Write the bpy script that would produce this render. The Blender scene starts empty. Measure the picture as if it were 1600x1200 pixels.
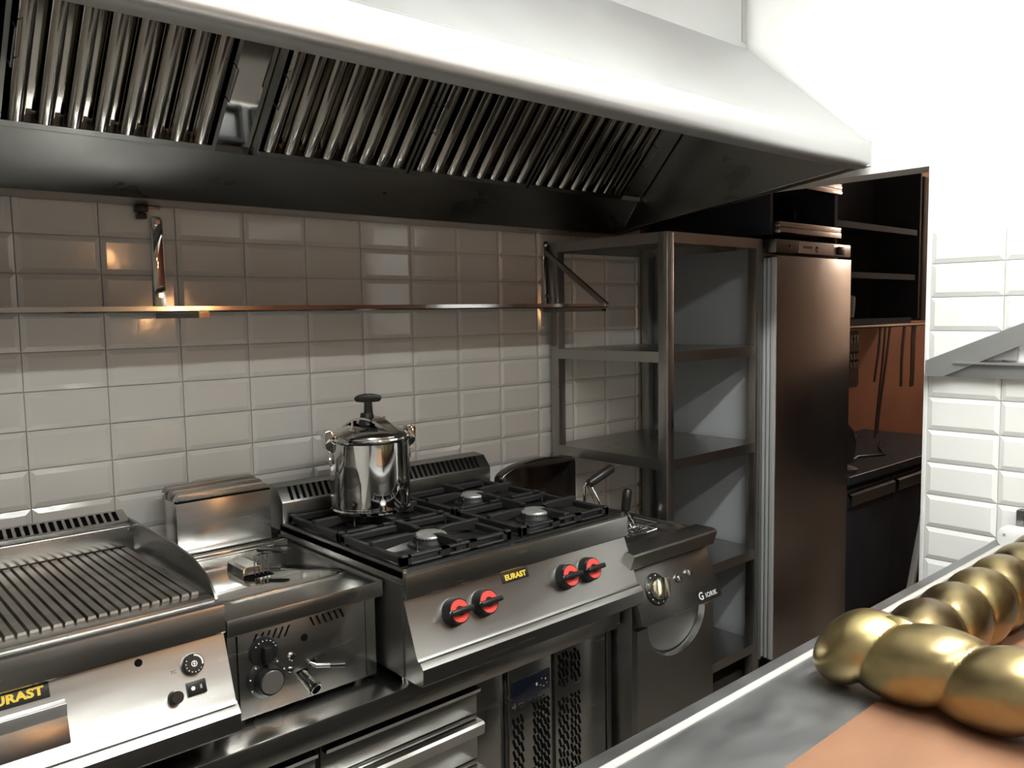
import bpy, bmesh, math, random
from mathutils import Matrix, Vector
random.seed(7)
PI = math.pi
S = bpy.context.scene
COL = S.collection

# ------------------------------------------------------------------ camera
def make_camera():
    yaw, pitch, roll = 0.728024793, -0.0853651811, -0.0165153868
    cy, sy, cp, sp = math.cos(yaw), math.sin(yaw), math.cos(pitch), math.sin(pitch)
    fwd = Vector((sy*cp, cy*cp, sp)); right = Vector((cy, -sy, 0)); up = right.cross(fwd)
    c, s = math.cos(roll), math.sin(roll)
    r2 = c*right + s*up; u2 = -s*right + c*up
    cd = bpy.data.cameras.new('camera'); cam = bpy.data.objects.new('camera', cd); COL.objects.link(cam)
    M = Matrix((r2, u2, -fwd)).transposed().to_4x4(); M.translation = Vector((-0.468, -2.387, 1.530))
    cam.matrix_world = M
    cd.sensor_fit = 'HORIZONTAL'; cd.sensor_width = 36.0; cd.lens = 1294.43/1600*36.0
    cd.clip_start = 0.02
    S.camera = cam
make_camera()

# ------------------------------------------------------------------ world, exposure, ceiling lamps
W = bpy.data.worlds.new('world'); S.world = W; W.use_nodes = True
W.node_tree.nodes['Background'].inputs[0].default_value = (0.9, 0.85, 0.8, 1)
W.node_tree.nodes['Background'].inputs[1].default_value = 0.05
S.view_settings.view_transform = 'Standard'; S.view_settings.look = 'None'
S.view_settings.gamma = 1.0; S.view_settings.use_curve_mapping = False
S.view_settings.exposure = 0.0
LAMP_MAIN = 108.0      # emission of the tube lamp over the pass
LAMP_REAR = 62.0      # emission of the lamp further back in the room
LAMP_WARM = 75.0      # warm bulbs of the dining side
LAMP_FRIDGE_FILL = 165.0    # added fill lamp out of view, brightens what the fridge door mirrors
LAMP_STORE = 6.0      # small warm lamp of the store room

# ------------------------------------------------------------------ materials
def mat(name, color, rough=0.5, metal=0.0, noise=0.0, nscale=(8, 8, 8), rnoise=0.0, bump=0.0, bscale=None,
        coat=0.0, emit=None, estr=0.0, col2=None, spec=None, detail=4.0, aniso=0.0):
    m = bpy.data.materials.new(name); m.use_nodes = True
    nt = m.node_tree; N = nt.nodes; L = nt.links
    p = N['Principled BSDF']
    p.inputs['Base Color'].default_value = (*color, 1); p.inputs['Roughness'].default_value = rough
    p.inputs['Metallic'].default_value = metal
    if coat: p.inputs['Coat Weight'].default_value = coat; p.inputs['Coat Roughness'].default_value = 0.05
    if spec is not None: p.inputs['Specular IOR Level'].default_value = spec
    if emit: p.inputs['Emission Color'].default_value = (*emit, 1); p.inputs['Emission Strength'].default_value = estr
    if aniso: p.inputs['Anisotropic'].default_value = aniso
    if noise or rnoise or bump or col2:
        tc = N.new('ShaderNodeTexCoord'); mp = N.new('ShaderNodeMapping'); mp.inputs['Scale'].default_value = nscale
        L.new(tc.outputs['Object'], mp.inputs['Vector'])
        nz = N.new('ShaderNodeTexNoise'); nz.inputs['Scale'].default_value = 1.0; nz.inputs['Detail'].default_value = detail
        L.new(mp.outputs['Vector'], nz.inputs['Vector'])
        if noise or col2:
            mx = N.new('ShaderNodeMix'); mx.data_type = 'RGBA'
            c2 = col2 if col2 else tuple(max(0, v*(1-noise)) for v in color)
            mx.inputs['A'].default_value = (*c2, 1); mx.inputs['B'].default_value = (*color, 1)
            rp = N.new('ShaderNodeMapRange'); rp.inputs['From Min'].default_value = 0.35; rp.inputs['From Max'].default_value = 0.65
            L.new(nz.outputs['Fac'], rp.inputs['Value']); L.new(rp.outputs['Result'], mx.inputs['Factor'])
            L.new(mx.outputs['Result'], p.inputs['Base Color'])
        if rnoise:
            rr = N.new('ShaderNodeMapRange'); rr.inputs['From Min'].default_value = 0.3; rr.inputs['From Max'].default_value = 0.7
            rr.inputs['To Min'].default_value = max(0.02, rough-rnoise); rr.inputs['To Max'].default_value = rough+rnoise
            L.new(nz.outputs['Fac'], rr.inputs['Value']); L.new(rr.outputs['Result'], p.inputs['Roughness'])
        if bump:
            src = nz
            if bscale:
                mp2 = N.new('ShaderNodeMapping'); mp2.inputs['Scale'].default_value = bscale
                L.new(tc.outputs['Object'], mp2.inputs['Vector'])
                src = N.new('ShaderNodeTexNoise'); src.inputs['Scale'].default_value = 1.0
                L.new(mp2.outputs['Vector'], src.inputs['Vector'])
            bp = N.new('ShaderNodeBump'); bp.inputs['Strength'].default_value = bump; bp.inputs['Distance'].default_value = 0.01
            L.new(src.outputs['Fac'], bp.inputs['Height']); L.new(bp.outputs['Normal'], p.inputs['Normal'])
    return m

M = {}
ST = (0.51, 0.506, 0.49)
M['steel'] = mat('brushed_steel', ST, 0.25, 1.0, noise=0.03, nscale=(3, 3, 40), rnoise=0.03)
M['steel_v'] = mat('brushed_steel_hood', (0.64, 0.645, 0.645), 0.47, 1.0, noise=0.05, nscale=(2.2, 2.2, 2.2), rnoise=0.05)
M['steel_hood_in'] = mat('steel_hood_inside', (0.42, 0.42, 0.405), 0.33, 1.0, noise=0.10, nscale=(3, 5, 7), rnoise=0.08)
M['steel_pol'] = mat('polished_steel', (0.66, 0.655, 0.635), 0.11, 1.0, noise=0.03, nscale=(5, 5, 5), rnoise=0.03)
M['baffle'] = mat('baffle_steel', (0.66, 0.63, 0.58), 0.09, 1.0, noise=0.05, nscale=(3, 3, 3), rnoise=0.03)
M['chrome'] = mat('chrome', (0.74, 0.735, 0.715), 0.045, 1.0, noise=0.01)
M['steel_dark'] = mat('dark_steel', (0.30, 0.297, 0.285), 0.33, 1.0, noise=0.05, nscale=(4, 4, 12), rnoise=0.04)
M['steel_rack'] = mat('rack_steel', (0.40, 0.39, 0.37), 0.30, 1.0, noise=0.03, nscale=(4, 4, 4), rnoise=0.04)
M['steel_door'] = mat('fridge_door_steel', (0.50, 0.48, 0.455), 0.24, 1.0, noise=0.03, nscale=(5, 3, 3), rnoise=0.03)
M['steel_satin'] = mat('satin_knob_face', (0.62, 0.61, 0.58), 0.42, 1.0, noise=0.05, nscale=(20, 20, 20))
M['lid_dark'] = mat('dark_polished_lid', (0.14, 0.125, 0.115), 0.16, 1.0, noise=0.10, nscale=(6, 6, 6), rnoise=0.04)
M['steel_counter'] = mat('worn_counter_steel', (0.40, 0.405, 0.41), 0.48, 1.0, noise=0.10, nscale=(7, 12, 7), rnoise=0.07, detail=8)
M['grid_plate'] = mat('griddle_iron', (0.40, 0.375, 0.345), 0.42, 1.0, noise=0.45, nscale=(9, 14, 9), rnoise=0.12, detail=7)
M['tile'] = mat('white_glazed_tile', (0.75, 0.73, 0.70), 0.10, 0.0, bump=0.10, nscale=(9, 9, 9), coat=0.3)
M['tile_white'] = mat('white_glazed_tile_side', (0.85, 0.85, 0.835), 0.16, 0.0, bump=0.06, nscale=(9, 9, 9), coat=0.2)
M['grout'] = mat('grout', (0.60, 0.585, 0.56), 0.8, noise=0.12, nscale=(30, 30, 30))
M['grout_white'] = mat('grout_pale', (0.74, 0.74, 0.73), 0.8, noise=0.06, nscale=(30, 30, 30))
M['plaster'] = mat('white_plaster', (0.86, 0.86, 0.85), 0.75, noise=0.03, nscale=(5, 5, 5), bump=0.02)
M['ceil'] = mat('ceiling_paint', (0.82, 0.82, 0.80), 0.8, noise=0.03, nscale=(4, 4, 4))
M['beige'] = mat('beige_paint', (0.22, 0.215, 0.205), 0.8, noise=0.05, nscale=(3, 3, 3))
M['terracotta'] = mat('terracotta_paint', (0.36, 0.165, 0.095), 0.55, col2=(0.27, 0.118, 0.07), nscale=(2.5, 2.5, 2.5), bump=0.05)
M['bark'] = mat('rough_brown_board', (0.16, 0.105, 0.075), 0.75, col2=(0.07, 0.045, 0.035), nscale=(18, 18, 3), bump=0.4)
M['floor'] = mat('floor_tile', (0.16, 0.14, 0.12), 0.45, noise=0.25, nscale=(4, 4, 4))
M['iron'] = mat('cast_iron', (0.009, 0.009, 0.0095), 0.55, 0.0, noise=0.3, nscale=(40, 40, 40), bump=0.08)
M['enamel'] = mat('black_enamel', (0.013, 0.013, 0.0135), 0.32, noise=0.2, nscale=(12, 12, 12))
M['blackpl'] = mat('black_plastic', (0.012, 0.012, 0.012), 0.33, noise=0.1, nscale=(20, 20, 20))
M['hole'] = mat('dark_opening', (0.006, 0.006, 0.006), 0.9, spec=0.0, noise=0.1, nscale=(20, 20, 20))
M['red'] = mat('red_plastic', (0.78, 0.085, 0.07), 0.35, noise=0.06, nscale=(20, 20, 20))
M['burner'] = mat('burner_cap_alloy', (0.50, 0.50, 0.49), 0.42, 0.75, noise=0.25, nscale=(60, 60, 60))
M['brass'] = mat('aged_brass', (0.45, 0.36, 0.17), 0.34, 1.0, col2=(0.27, 0.205, 0.105), nscale=(9, 9, 9), rnoise=0.06, detail=6)
M['tan'] = mat('tan_board', (0.30, 0.155, 0.092), 0.5, col2=(0.25, 0.125, 0.072), nscale=(5, 14, 5), bump=0.03)
M['fridge_side'] = mat('pale_grey_lacquer', (0.30, 0.315, 0.33), 0.42, noise=0.03, nscale=(5, 5, 5))
M['grey_pl'] = mat('grey_profile', (0.38, 0.385, 0.385), 0.35, noise=0.05, nscale=(20, 20, 3))
M['dark_cab'] = mat('dark_cabinet', (0.034, 0.038, 0.048), 0.7, spec=0.2, noise=0.15, nscale=(6, 6, 6))
M['rose'] = mat('rosy_plaster', (0.80, 0.65, 0.57), 0.8, noise=0.06, nscale=(3, 3, 3))
M['dark_red'] = mat('dark_red_wall', (0.10, 0.040, 0.030), 0.7, noise=0.2, nscale=(4, 4, 4))
M['label'] = mat('pale_label', (0.62, 0.52, 0.48), 0.5, noise=0.05, nscale=(30, 30, 30))
M['ink'] = mat('black_ink', (0.01, 0.01, 0.01), 0.5, noise=0.05, nscale=(30, 30, 30))
M['ink_grey'] = mat('grey_ink', (0.09, 0.08, 0.065), 0.5, noise=0.05, nscale=(30, 30, 30))
M['yellow'] = mat('yellow_print', (0.80, 0.56, 0.06), 0.4, noise=0.06, nscale=(30, 30, 30))
M['white_pl'] = mat('white_plastic', (0.80, 0.80, 0.79), 0.35, noise=0.03, nscale=(20, 20, 20))
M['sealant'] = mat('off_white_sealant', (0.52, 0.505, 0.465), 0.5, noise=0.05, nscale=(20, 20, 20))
M['navy'] = mat('navy_panel', (0.012, 0.016, 0.032), 0.22, noise=0.1, nscale=(20, 20, 20))
M['bronze'] = mat('satin_nickel', (0.60, 0.56, 0.46), 0.25, 1.0, noise=0.08, nscale=(30, 30, 30))
M['bracket_grey'] = mat('bracket_steel', (0.46, 0.465, 0.465), 0.45, 0.8, noise=0.05, nscale=(6, 6, 6))
M['alu'] = mat('ladder_aluminium', (0.72, 0.72, 0.70), 0.38, 0.9, noise=0.06, nscale=(20, 20, 4))
M['cord'] = mat('brown_strap', (0.055, 0.032, 0.022), 0.6, noise=0.2, nscale=(30, 30, 30))
M['lampwhite'] = mat('lamp_diffuser', (0.9, 0.9, 0.88), 0.5, emit=(0.985, 1.0, 0.955), estr=LAMP_MAIN, noise=0.01)
M['lampwhite2'] = mat('lamp_diffuser_rear', (0.9, 0.9, 0.88), 0.5, emit=(0.985, 1.0, 0.945), estr=LAMP_REAR, noise=0.01)
M['lampwarm'] = mat('warm_bulb', (0.9, 0.6, 0.3), 0.5, emit=(1.0, 0.50, 0.20), estr=LAMP_WARM, noise=0.01)
M['lampfill'] = mat('fridge_fill_bulb', (0.9, 0.6, 0.3), 0.5, emit=(1.0, 0.82, 0.66), estr=LAMP_FRIDGE_FILL, noise=0.01)
M['lampstore'] = mat('store_bulb', (0.9, 0.6, 0.3), 0.5, emit=(1.0, 0.60, 0.32), estr=LAMP_STORE, noise=0.01)

# ------------------------------------------------------------------ mesh builder
class B:
    def __init__(s, M4=None): s.bm = bmesh.new(); s.M = M4
    def v(s, co):
        co = Vector(co); return s.bm.verts.new(s.M @ co if s.M else co)
    def faces(s, vs, fs):
        V = [s.v(c) for c in vs]
        for f in fs:
            try: s.bm.faces.new([V[i] for i in f])
            except ValueError: pass
        return s
    def box(s, x0, x1, y0, y1, z0, z1):
        x0, x1 = min(x0, x1), max(x0, x1); y0, y1 = min(y0, y1), max(y0, y1); z0, z1 = min(z0, z1), max(z0, z1)
        return s.faces([(x0,y0,z0),(x1,y0,z0),(x1,y1,z0),(x0,y1,z0),(x0,y0,z1),(x1,y0,z1),(x1,y1,z1),(x0,y1,z1)],
                       [(0,3,2,1),(4,5,6,7),(0,1,5,4),(1,2,6,5),(2,3,7,6),(3,0,4,7)])
    def prism(s, prof, a0, a1, axis='x'):
        n = len(prof)
        def co(p, a):
            return {'x': (a, p[0], p[1]), 'y': (p[0], a, p[1]), 'z': (p[0], p[1], a)}[axis]
        vs = [co(p, a0) for p in prof] + [co(p, a1) for p in prof]
        fs = [tuple(range(n))[::-1], tuple(range(n, 2*n))] + [(i, (i+1) % n, n+(i+1) % n, n+i) for i in range(n)]
        return s.faces(vs, fs)
    def sheet(s, prof, a0, a1, t, axis='x'):
        # open polyline thickened by t to the left of its direction
        n = len(prof); off = []
        for i in range(n):
            d = Vector((0, 0))
            if i > 0: d += (Vector(prof[i])-Vector(prof[i-1])).normalized()
            if i < n-1: d += (Vector(prof[i+1])-Vector(prof[i])).normalized()
            d.normalize(); off.append((prof[i][0]-d.y*t, prof[i][1]+d.x*t))
        return s.prism(list(prof)+off[::-1], a0, a1, axis)
    def cyl(s, p0, p1, r0, r1=None, seg=20, cap=True):
        p0, p1 = Vector(p0), Vector(p1); r1 = r0 if r1 is None else r1
        d = (p1-p0).normalized(); a = d.orthogonal().normalized(); b = d.cross(a)
        vs = []
        for p, r in ((p0, r0), (p1, r1)):
            for i in range(seg):
                t = 2*PI*i/seg; vs.append(p + a*r*math.cos(t) + b*r*math.sin(t))
        fs = [(i, (i+1) % seg, seg+(i+1) % seg, seg+i) for i in range(seg)]
        if cap: fs += [tuple(range(seg))[::-1], tuple(range(seg, 2*seg))]
        return s.faces(vs, fs)
    def lathe(s, prof, c, seg=40):
        vs = []; fs = []; n = len(prof)
        for i in range(seg):
            t = 2*PI*i/seg
            for r, z in prof: vs.append((c[0]+r*math.cos(t), c[1]+r*math.sin(t), c[2]+z))
        for i in range(seg):
            j = (i+1) % seg
            for k in range(n-1): fs.append((i*n+k, j*n+k, j*n+k+1, i*n+k+1))
        V = [s.v(v) for v in vs]
        for f in fs:
            ids = []
            for q in f:
                if q not in ids: ids.append(q)
            try: s.bm.faces.new([V[q] for q in ids])
            except ValueError: pass
        bmesh.ops.remove_doubles(s.bm, verts=s.bm.verts[:], dist=1e-6)
        return s
    def tube(s, path, r, seg=10, closed=False):
        P = [Vector(p) for p in path]; n = len(P); rings = []; a = None
        for i in range(n):
            if closed: d = P[(i+1) % n]-P[i-1]
            else: d = (P[min(i+1, n-1)]-P[max(i-1, 0)])
            d.normalize()
            if a is None: a = d.orthogonal().normalized()
            else:
                a = a - d*a.dot(d)
                a = a.normalized() if a.length > 1e-6 else d.orthogonal().normalized()
            b = d.cross(a); rr = r[i] if isinstance(r, (list, tuple)) else r
            rings.append([s.v(P[i]+a*rr*math.cos(2*PI*k/seg)+b*rr*math.sin(2*PI*k/seg)) for k in range(seg)])
        for i in range(n if closed else n-1):
            A, C = rings[i], rings[(i+1) % n]
            for k in range(seg): s.bm.faces.new((A[k], A[(k+1) % seg], C[(k+1) % seg], C[k]))
        if not closed:
            s.bm.faces.new(rings[0][::-1]); s.bm.faces.new(rings[-1])
        return s
    def disc_ring(s, c, n, r0, r1, h, seg=28):
        # flat washer, axis n
        c = Vector(c); n = Vector(n).normalized(); a = n.orthogonal().normalized(); b = n.cross(a)
        vs = []
        for r, k in ((r0, 0), (r1, 0), (r1, h), (r0, h)):
            for i in range(seg):
                t = 2*PI*i/seg; vs.append(c+n*k+a*r*math.cos(t)+b*r*math.sin(t))
        fs = []
        for k in range(4):
            kk = (k+1) % 4
            for i in range(seg): fs.append((k*seg+i, k*seg+(i+1) % seg, kk*seg+(i+1) % seg, kk*seg+i))
        return s.faces(vs, fs)

BASE = {}
def finish(b, name, m, parent=None, bevel=0.0, seg=2, smooth=True, angle=0.6, base=None):
    bm = b.bm
    bmesh.ops.recalc_face_normals(bm, faces=bm.faces[:])
    if bevel > 0:
        es = [e for e in bm.edges if len(e.link_faces) == 2 and e.calc_face_angle(0) > 0.5]
        try: bmesh.ops.bevel(bm, geom=es, offset=bevel, segments=seg, profile=0.5, affect='EDGES', clamp_overlap=True)
        except Exception: pass
    if parent is not None: base = BASE[parent]
    elif base is None:
        xs = [v.co for v in bm.verts]
        base = Vector(((min(c.x for c in xs)+max(c.x for c in xs))/2, (min(c.y for c in xs)+max(c.y for c in xs))/2, min(c.z for c in xs)))
    base = Vector(base)
    for v in bm.verts: v.co -= base
    me = bpy.data.meshes.new(name); bm.to_mesh(me); bm.free()
    if smooth:
        me.shade_smooth(); me.set_sharp_from_angle(angle=angle)
    me.materials.append(M[m] if isinstance(m, str) else m)
    o = bpy.data.objects.new(name, me); COL.objects.link(o)
    if parent is not None: o.parent = parent
    else: o.location = base
    BASE[o] = base
    return o
def tag(o, label=None, cat=None, group=None, kind=None):
    if label: o['label'] = label
    if cat: o['category'] = cat
    if group: o['group'] = group
    if kind: o['kind'] = kind
    return o
def thing(name, loc, label, cat, group=None):
    o = bpy.data.objects.new(name, None); COL.objects.link(o); o.location = loc; o.empty_display_size = 0.05
    BASE[o] = Vector(loc); return tag(o, label, cat, group)
def text(name, body, size, M4, m, parent, extrude=0.0006, shear=0.0, space=1.0, bold=0.0, sx=1.0):
    cu = bpy.data.curves.new('t', 'FONT'); cu.body = body; cu.size = size; cu.extrude = extrude
    cu.align_x = 'CENTER'; cu.align_y = 'CENTER'; cu.shear = shear; cu.space_character = space; cu.offset = bold
    cu.resolution_u = 3
    ob = bpy.data.objects.new('t', cu); COL.objects.link(ob)
    dg = bpy.context.evaluated_depsgraph_get()
    me = bpy.data.meshes.new_from_object(ob.evaluated_get(dg))
    bpy.data.objects.remove(ob); bpy.data.curves.remove(cu)
    me.transform(M4 @ Matrix.Diagonal((sx, 1, 1, 1))); me.transform(Matrix.Translation(-BASE[parent]))
    me.materials.clear(); me.materials.append(M[m]); me.name = name
    o = bpy.data.objects.new(name, me); COL.objects.link(o); o.parent = parent; BASE[o] = BASE[parent]
    return o
def frame(origin, u, v):
    u = Vector(u).normalized(); v = Vector(v).normalized(); n = u.cross(v)
    Mx = Matrix((u, v, n)).transposed().to_4x4(); Mx.translation = Vector(origin); return Mx
def panel_frame(y_top, z_top, y_bot, z_bot, x0):
    # origin at the panel bottom at x0, u along +X, v up the panel, n out of it (towards -Y)
    return frame((x0, y_bot, z_bot), (1, 0, 0), (0, y_top-y_bot, z_top-z_bot))
def at(Mx, u, v, n=0.0): return Mx @ Matrix.Translation((u, v, n))

# ------------------------------------------------------------------ setting
XW = 2.149       # face of the stub wall on the right
CEIL = 2.80
def struct(o): o['kind'] = 'structure'; return o
struct(finish(B().box(-2.6, 6.4, -5.6, 0.25, -0.1, 0.0), 'floor', 'floor', smooth=False))
struct(finish(B().box(-2.6, 6.4, -5.6, 0.25, CEIL, CEIL+0.1), 'ceiling', 'ceil', smooth=False))
wall_back = struct(finish(B().box(-2.6, 2.44, 0.004, 0.16, 0, CEIL), 'wall_back', 'grout', smooth=False))
struct(finish(B().box(2.44, 6.4, 0.01, 0.16, 0, CEIL), 'wall_back_store', 'terracotta', smooth=False))
struct(finish(B().box(-2.75, -2.6, -5.6, 0.16, 0, CEIL), 'wall_left', 'plaster', smooth=False))
struct(finish(B().box(-2.6, 2.2, -5.75, -5.6, 0, CEIL), 'wall_front', 'beige', smooth=False))
struct(finish(B().box(2.2, 6.4, -5.75, -5.6, 0, CEIL), 'wall_front_dining', 'terracotta', smooth=False))
struct(finish(B().box(6.4, 6.55, -5.6, 0.16, 1.30, CEIL), 'wall_right_store', 'rose', smooth=False))
struct(finish(B().box(6.37, 6.55, -5.6, 0.16, 0, 1.30), 'trim_2', 'dark_cab', smooth=False))
# stub wall with the wide opening beside the cookers: leaf and lintel in one mesh
b = B()
b.box(XW+0.004, XW+0.12, -1.757, -1.353, 0, CEIL)
b.box(XW+0.004, XW+0.12, -1.353, 0.0, 1.948, CEIL)
b.box(XW+0.004, XW+0.12, -4.6, -1.757, 2.10, CEIL)
wall_right = struct(finish(b, 'wall_right', 'plaster', smooth=False))
struct(finish(B().box(XW-0.004, XW+0.13, -1.355, -1.343, 0, 1.955), 'trim_1', 'white_pl', bevel=0.002))

def tile_mesh(w, h, name):
    bm = bmesh.new(); g = 0.0011; iw = 0.0135; d = 0.0062
    x, z = w/2-g, h/2-g
    rim = [bm.verts.new((sx*x, 0.0025, sz*z)) for sx, sz in ((-1,-1),(1,-1),(1,1),(-1,1))]
    out = [bm.verts.new((sx*x, -0.0012, sz*z)) for sx, sz in ((-1,-1),(1,-1),(1,1),(-1,1))]
    inn = [bm.verts.new((sx*(x-min(iw, x*0.5)), -d, sz*(z-iw))) for sx, sz in ((-1,-1),(1,-1),(1,1),(-1,1))]
    bm.faces.new(inn)
    for i in range(4):
        j = (i+1) % 4
        bm.faces.new((out[i], out[j], inn[j], inn[i])); bm.faces.new((rim[i], rim[j], out[j], out[i]))
    bmesh.ops.recalc_face_normals(bm, faces=bm.faces[:])
    me = bpy.data.meshes.new(name); bm.to_mesh(me); bm.free(); return me
tm = tile_mesh(0.2, 0.1, 'tile'); tm.materials.append(M['tile'])
tn = tile_mesh(0.04, 0.1, 'tile_cut'); tn.materials.append(M['tile'])
def put_tile(me, parent, x, y, z, rz=0.0):
    o = bpy.data.objects.new('tile', me); COL.objects.link(o); o.parent = parent
    o.location = Vector((x, y, z))-BASE[parent]
    o.rotation_euler = (random.uniform(-.006, .006), 0, rz+random.uniform(-.005, .005))
for r in range(-1, 12):
    zc = 1.75-0.1*r-0.05
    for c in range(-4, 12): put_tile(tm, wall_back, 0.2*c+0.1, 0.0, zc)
    put_tile(tn, wall_back, 2.42, 0.0, zc)
tw = tile_mesh(0.2, 0.1, 'tile_side'); tw.materials.append(M['tile_white'])
for r in range(-1, 12):
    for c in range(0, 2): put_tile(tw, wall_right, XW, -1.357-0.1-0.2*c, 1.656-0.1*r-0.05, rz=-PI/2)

# ------------------------------------------------------------------ lamps
def tube_lamp(x0, x1, y, m, label):
    t = thing('ceiling_lamp', ((x0+x1)/2, y, CEIL-0.07), label, 'lamp')
    b = B(); b.prism([(y-0.09, CEIL), (y-0.075, CEIL-0.045), (y+0.075, CEIL-0.045), (y+0.09, CEIL)], x0-0.02, x1+0.02); finish(b, 'housing', 'white_pl', t, bevel=0.003)
    b = B(); b.prism([(y-0.06, CEIL-0.046), (y-0.045, CEIL-0.068), (y+0.045, CEIL-0.068), (y+0.06, CEIL-0.046)], x0, x1); finish(b, 'diffuser', m, t)
tube_lamp(0.15, 1.75, -2.02, 'lampwhite', 'long white ceiling tube lamp over the pass counter')
tube_lamp(-1.1, 0.9, -2.95, 'lampwhite2', 'long warm white ceiling tube lamp behind the cook')
for x, y, zz, lab in ((1.52, -4.5, 2.05, 'small warm pendant bulb hanging higher on the dining side'), (1.95, -4.5, 1.70, 'small warm pendant bulb hanging lower on the dining side'), (2.02, -5.2, 1.55, 'warm pendant bulb furthest back on the dining side')):
    t = thing('pendant_lamp', (x, y, zz-0.06), lab, 'lamp')
    finish(B().lathe([(0.001, -0.055), (0.03, -0.045), (0.045, -0.01), (0.03, 0.03), (0.014, 0.05)], (x, y, zz), 16), 'bulb', 'lampwarm', t)
    finish(B().lathe([(0.0, 0.10), (0.016, 0.10), (0.016, 0.05), (0.0, 0.048)], (x, y, zz), 12), 'socket', 'blackpl', t)
    finish(B().tube([(x, y, zz+0.10), (x, y, CEIL-0.002)], 0.003, 6), 'cable', 'blackpl', t)

t = thing('fridge_fill_lamp', (5.9, -1.0, 2.25), 'added warm fill lamp out of view that brightens the fridge door reflection', 'lamp')  # no real fitting: unseen lamp added to lift the fridge door reflection
finish(B().lathe([(0.001, -0.05), (0.05, -0.04), (0.07, 0.0), (0.05, 0.04), (0.001, 0.05)], (5.9, -1.0, 2.31), 20), 'bulb', 'lampfill', t)
finish(B().tube([(5.9, -1.0, 2.36), (5.9, -1.0, CEIL-0.002)], 0.004, 6), 'cable', 'blackpl', t)

# ------------------------------------------------------------------ extraction hood
HX0, HX1 = -1.35, 2.128
hood = thing('extraction_hood', (0.4, -0.6, 1.838), 'long stainless steel canopy hood on the tiled wall above the cookers', 'hood')
# rear box below the filters: underside, sloped drip panel and gutter lip
b = B(); b.prism([(0.0-0.008, 1.838), (-0.155, 1.838), (-0.245, 1.964), (-0.258, 1.964), (-0.258, 1.972), (-0.236, 1.972), (-0.008, 1.972)], HX0, HX1-0.004)
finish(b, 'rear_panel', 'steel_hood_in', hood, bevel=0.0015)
b = B(); b.box(HX0, HX1-0.01, -0.2625, -0.2585, 1.958, 1.990); finish(b, 'gutter_lip', 'steel_pol', hood)
# fascia with rounded lower edge and inward flange
prof = [(-1.105, 1.9665), (-1.135, 1.963), (-1.160, 1.9615), (-1.170, 1.964), (-1.1775, 1.970), (-1.181, 1.979), (-1.181, 2.028), (-1.178, 2.038), (-1.170, 2.045), (-1.158, 2.0505)]
b = B(); b.sheet(prof, HX0, HX1-0.012, -0.003)
b.box(HX1-0.014, HX1-0.004, -1.172, -1.12, 1.968, 2.046)
finish(b, 'fascia', 'steel_v', hood)
b = B(); b.cyl((HX1-0.014, -1.1665, 1.966), (HX1-0.014, -1.1665, 2.042), 0.0145, seg=20); finish(b, 'corner_cap', 'steel_v', hood)
# sloped roof and the upper casing
b = B(); b.prism([(-1.160, 2.050), (-0.725, 2.432), (-0.722, 2.428), (-1.157, 2.046)], HX0, HX1); finish(b, 'sloped_roof', 'steel_v', hood)
b = B(); b.prism([(-0.725, 2.432), (-0.725, CEIL-0.002), (-0.008, CEIL-0.002), (-0.008, 2.43)], HX0, HX1); finish(b, 'upper_casing', 'steel_v', hood)
b = B(); b.box(HX1-0.03, HX1-0.027, -0.7265, -0.724, 2.45, CEIL-0.004); b.box(HX1-0.026, HX1+0.001, -0.727, -0.722, 2.45, CEIL-0.004); finish(b, 'casing_edge_strip', 'steel', hood)
# end panels with folded bottom flange
for x in (HX0, HX1-0.003):
    b = B(); b.prism([(-0.008, 1.838), (-0.155, 1.838), (-1.15, 1.966), (-1.170, 1.975), (-1.172, 2.042), (-1.158, 2.0505), (-0.725, 2.432), (-0.008, 2.432)], x, x+0.003)
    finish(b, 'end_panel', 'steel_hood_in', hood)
b = B(); b.prism([(-0.155, 1.838), (-1.140, 1.9645), (-1.140, 1.9685), (-0.155, 1.842)], HX1-0.045, HX1-0.002); finish(b, 'end_flange', 'steel_dark', hood)
b = B(); b.tube([(HX1-0.045, -0.16, 1.8405), (HX1-0.045, -1.13, 1.967)], 0.0014, 6)
b.tube([(HX1-0.0045, -0.158, 1.842), (HX1-0.0045, -0.248, 1.970), (HX1-0.0045, -0.243, 1.985), (HX1-0.0045, -0.56, 2.333)], 0.0016, 6)
finish(b, 'weld_seam', 'steel_pol', hood)
# filter plane frame
FM = frame((0, -0.262, 1.974), (1, 0, 0), (0, -0.673, 0.740))
def fm(x): return at(FM, x, 0, 0)
b = B(FM); b.box(HX0+0.01, HX1-0.008, -0.02, 0.53, -0.030, -0.026); finish(b, 'filter_backing', 'hole', hood)
b = B(FM); b.box(HX0+0.01, HX1-0.008, 0.487, 0.53, -0.026, 0.03); finish(b, 'filter_rail', 'steel_hood_in', hood)
b = B(FM); b.box(0.412, 0.508, 0.006, 0.487, -0.022, 0.004); finish(b, 'blank_panel', 'chrome', hood)
b = B(FM); b.box(1.992, HX1-0.010, 0.006, 0.487, -0.022, 0.004); finish(b, 'filler_panel', 'steel_hood_in', hood)
# lamp-free roof lining
b = B(); b.prism([(-1.10, 2.062), (-0.73, 2.387), (-0.732, 2.39), (-1.102, 2.065)], HX0+0.01, HX1-0.01); finish(b, 'roof_lining', 'steel_hood_in', hood)

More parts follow.
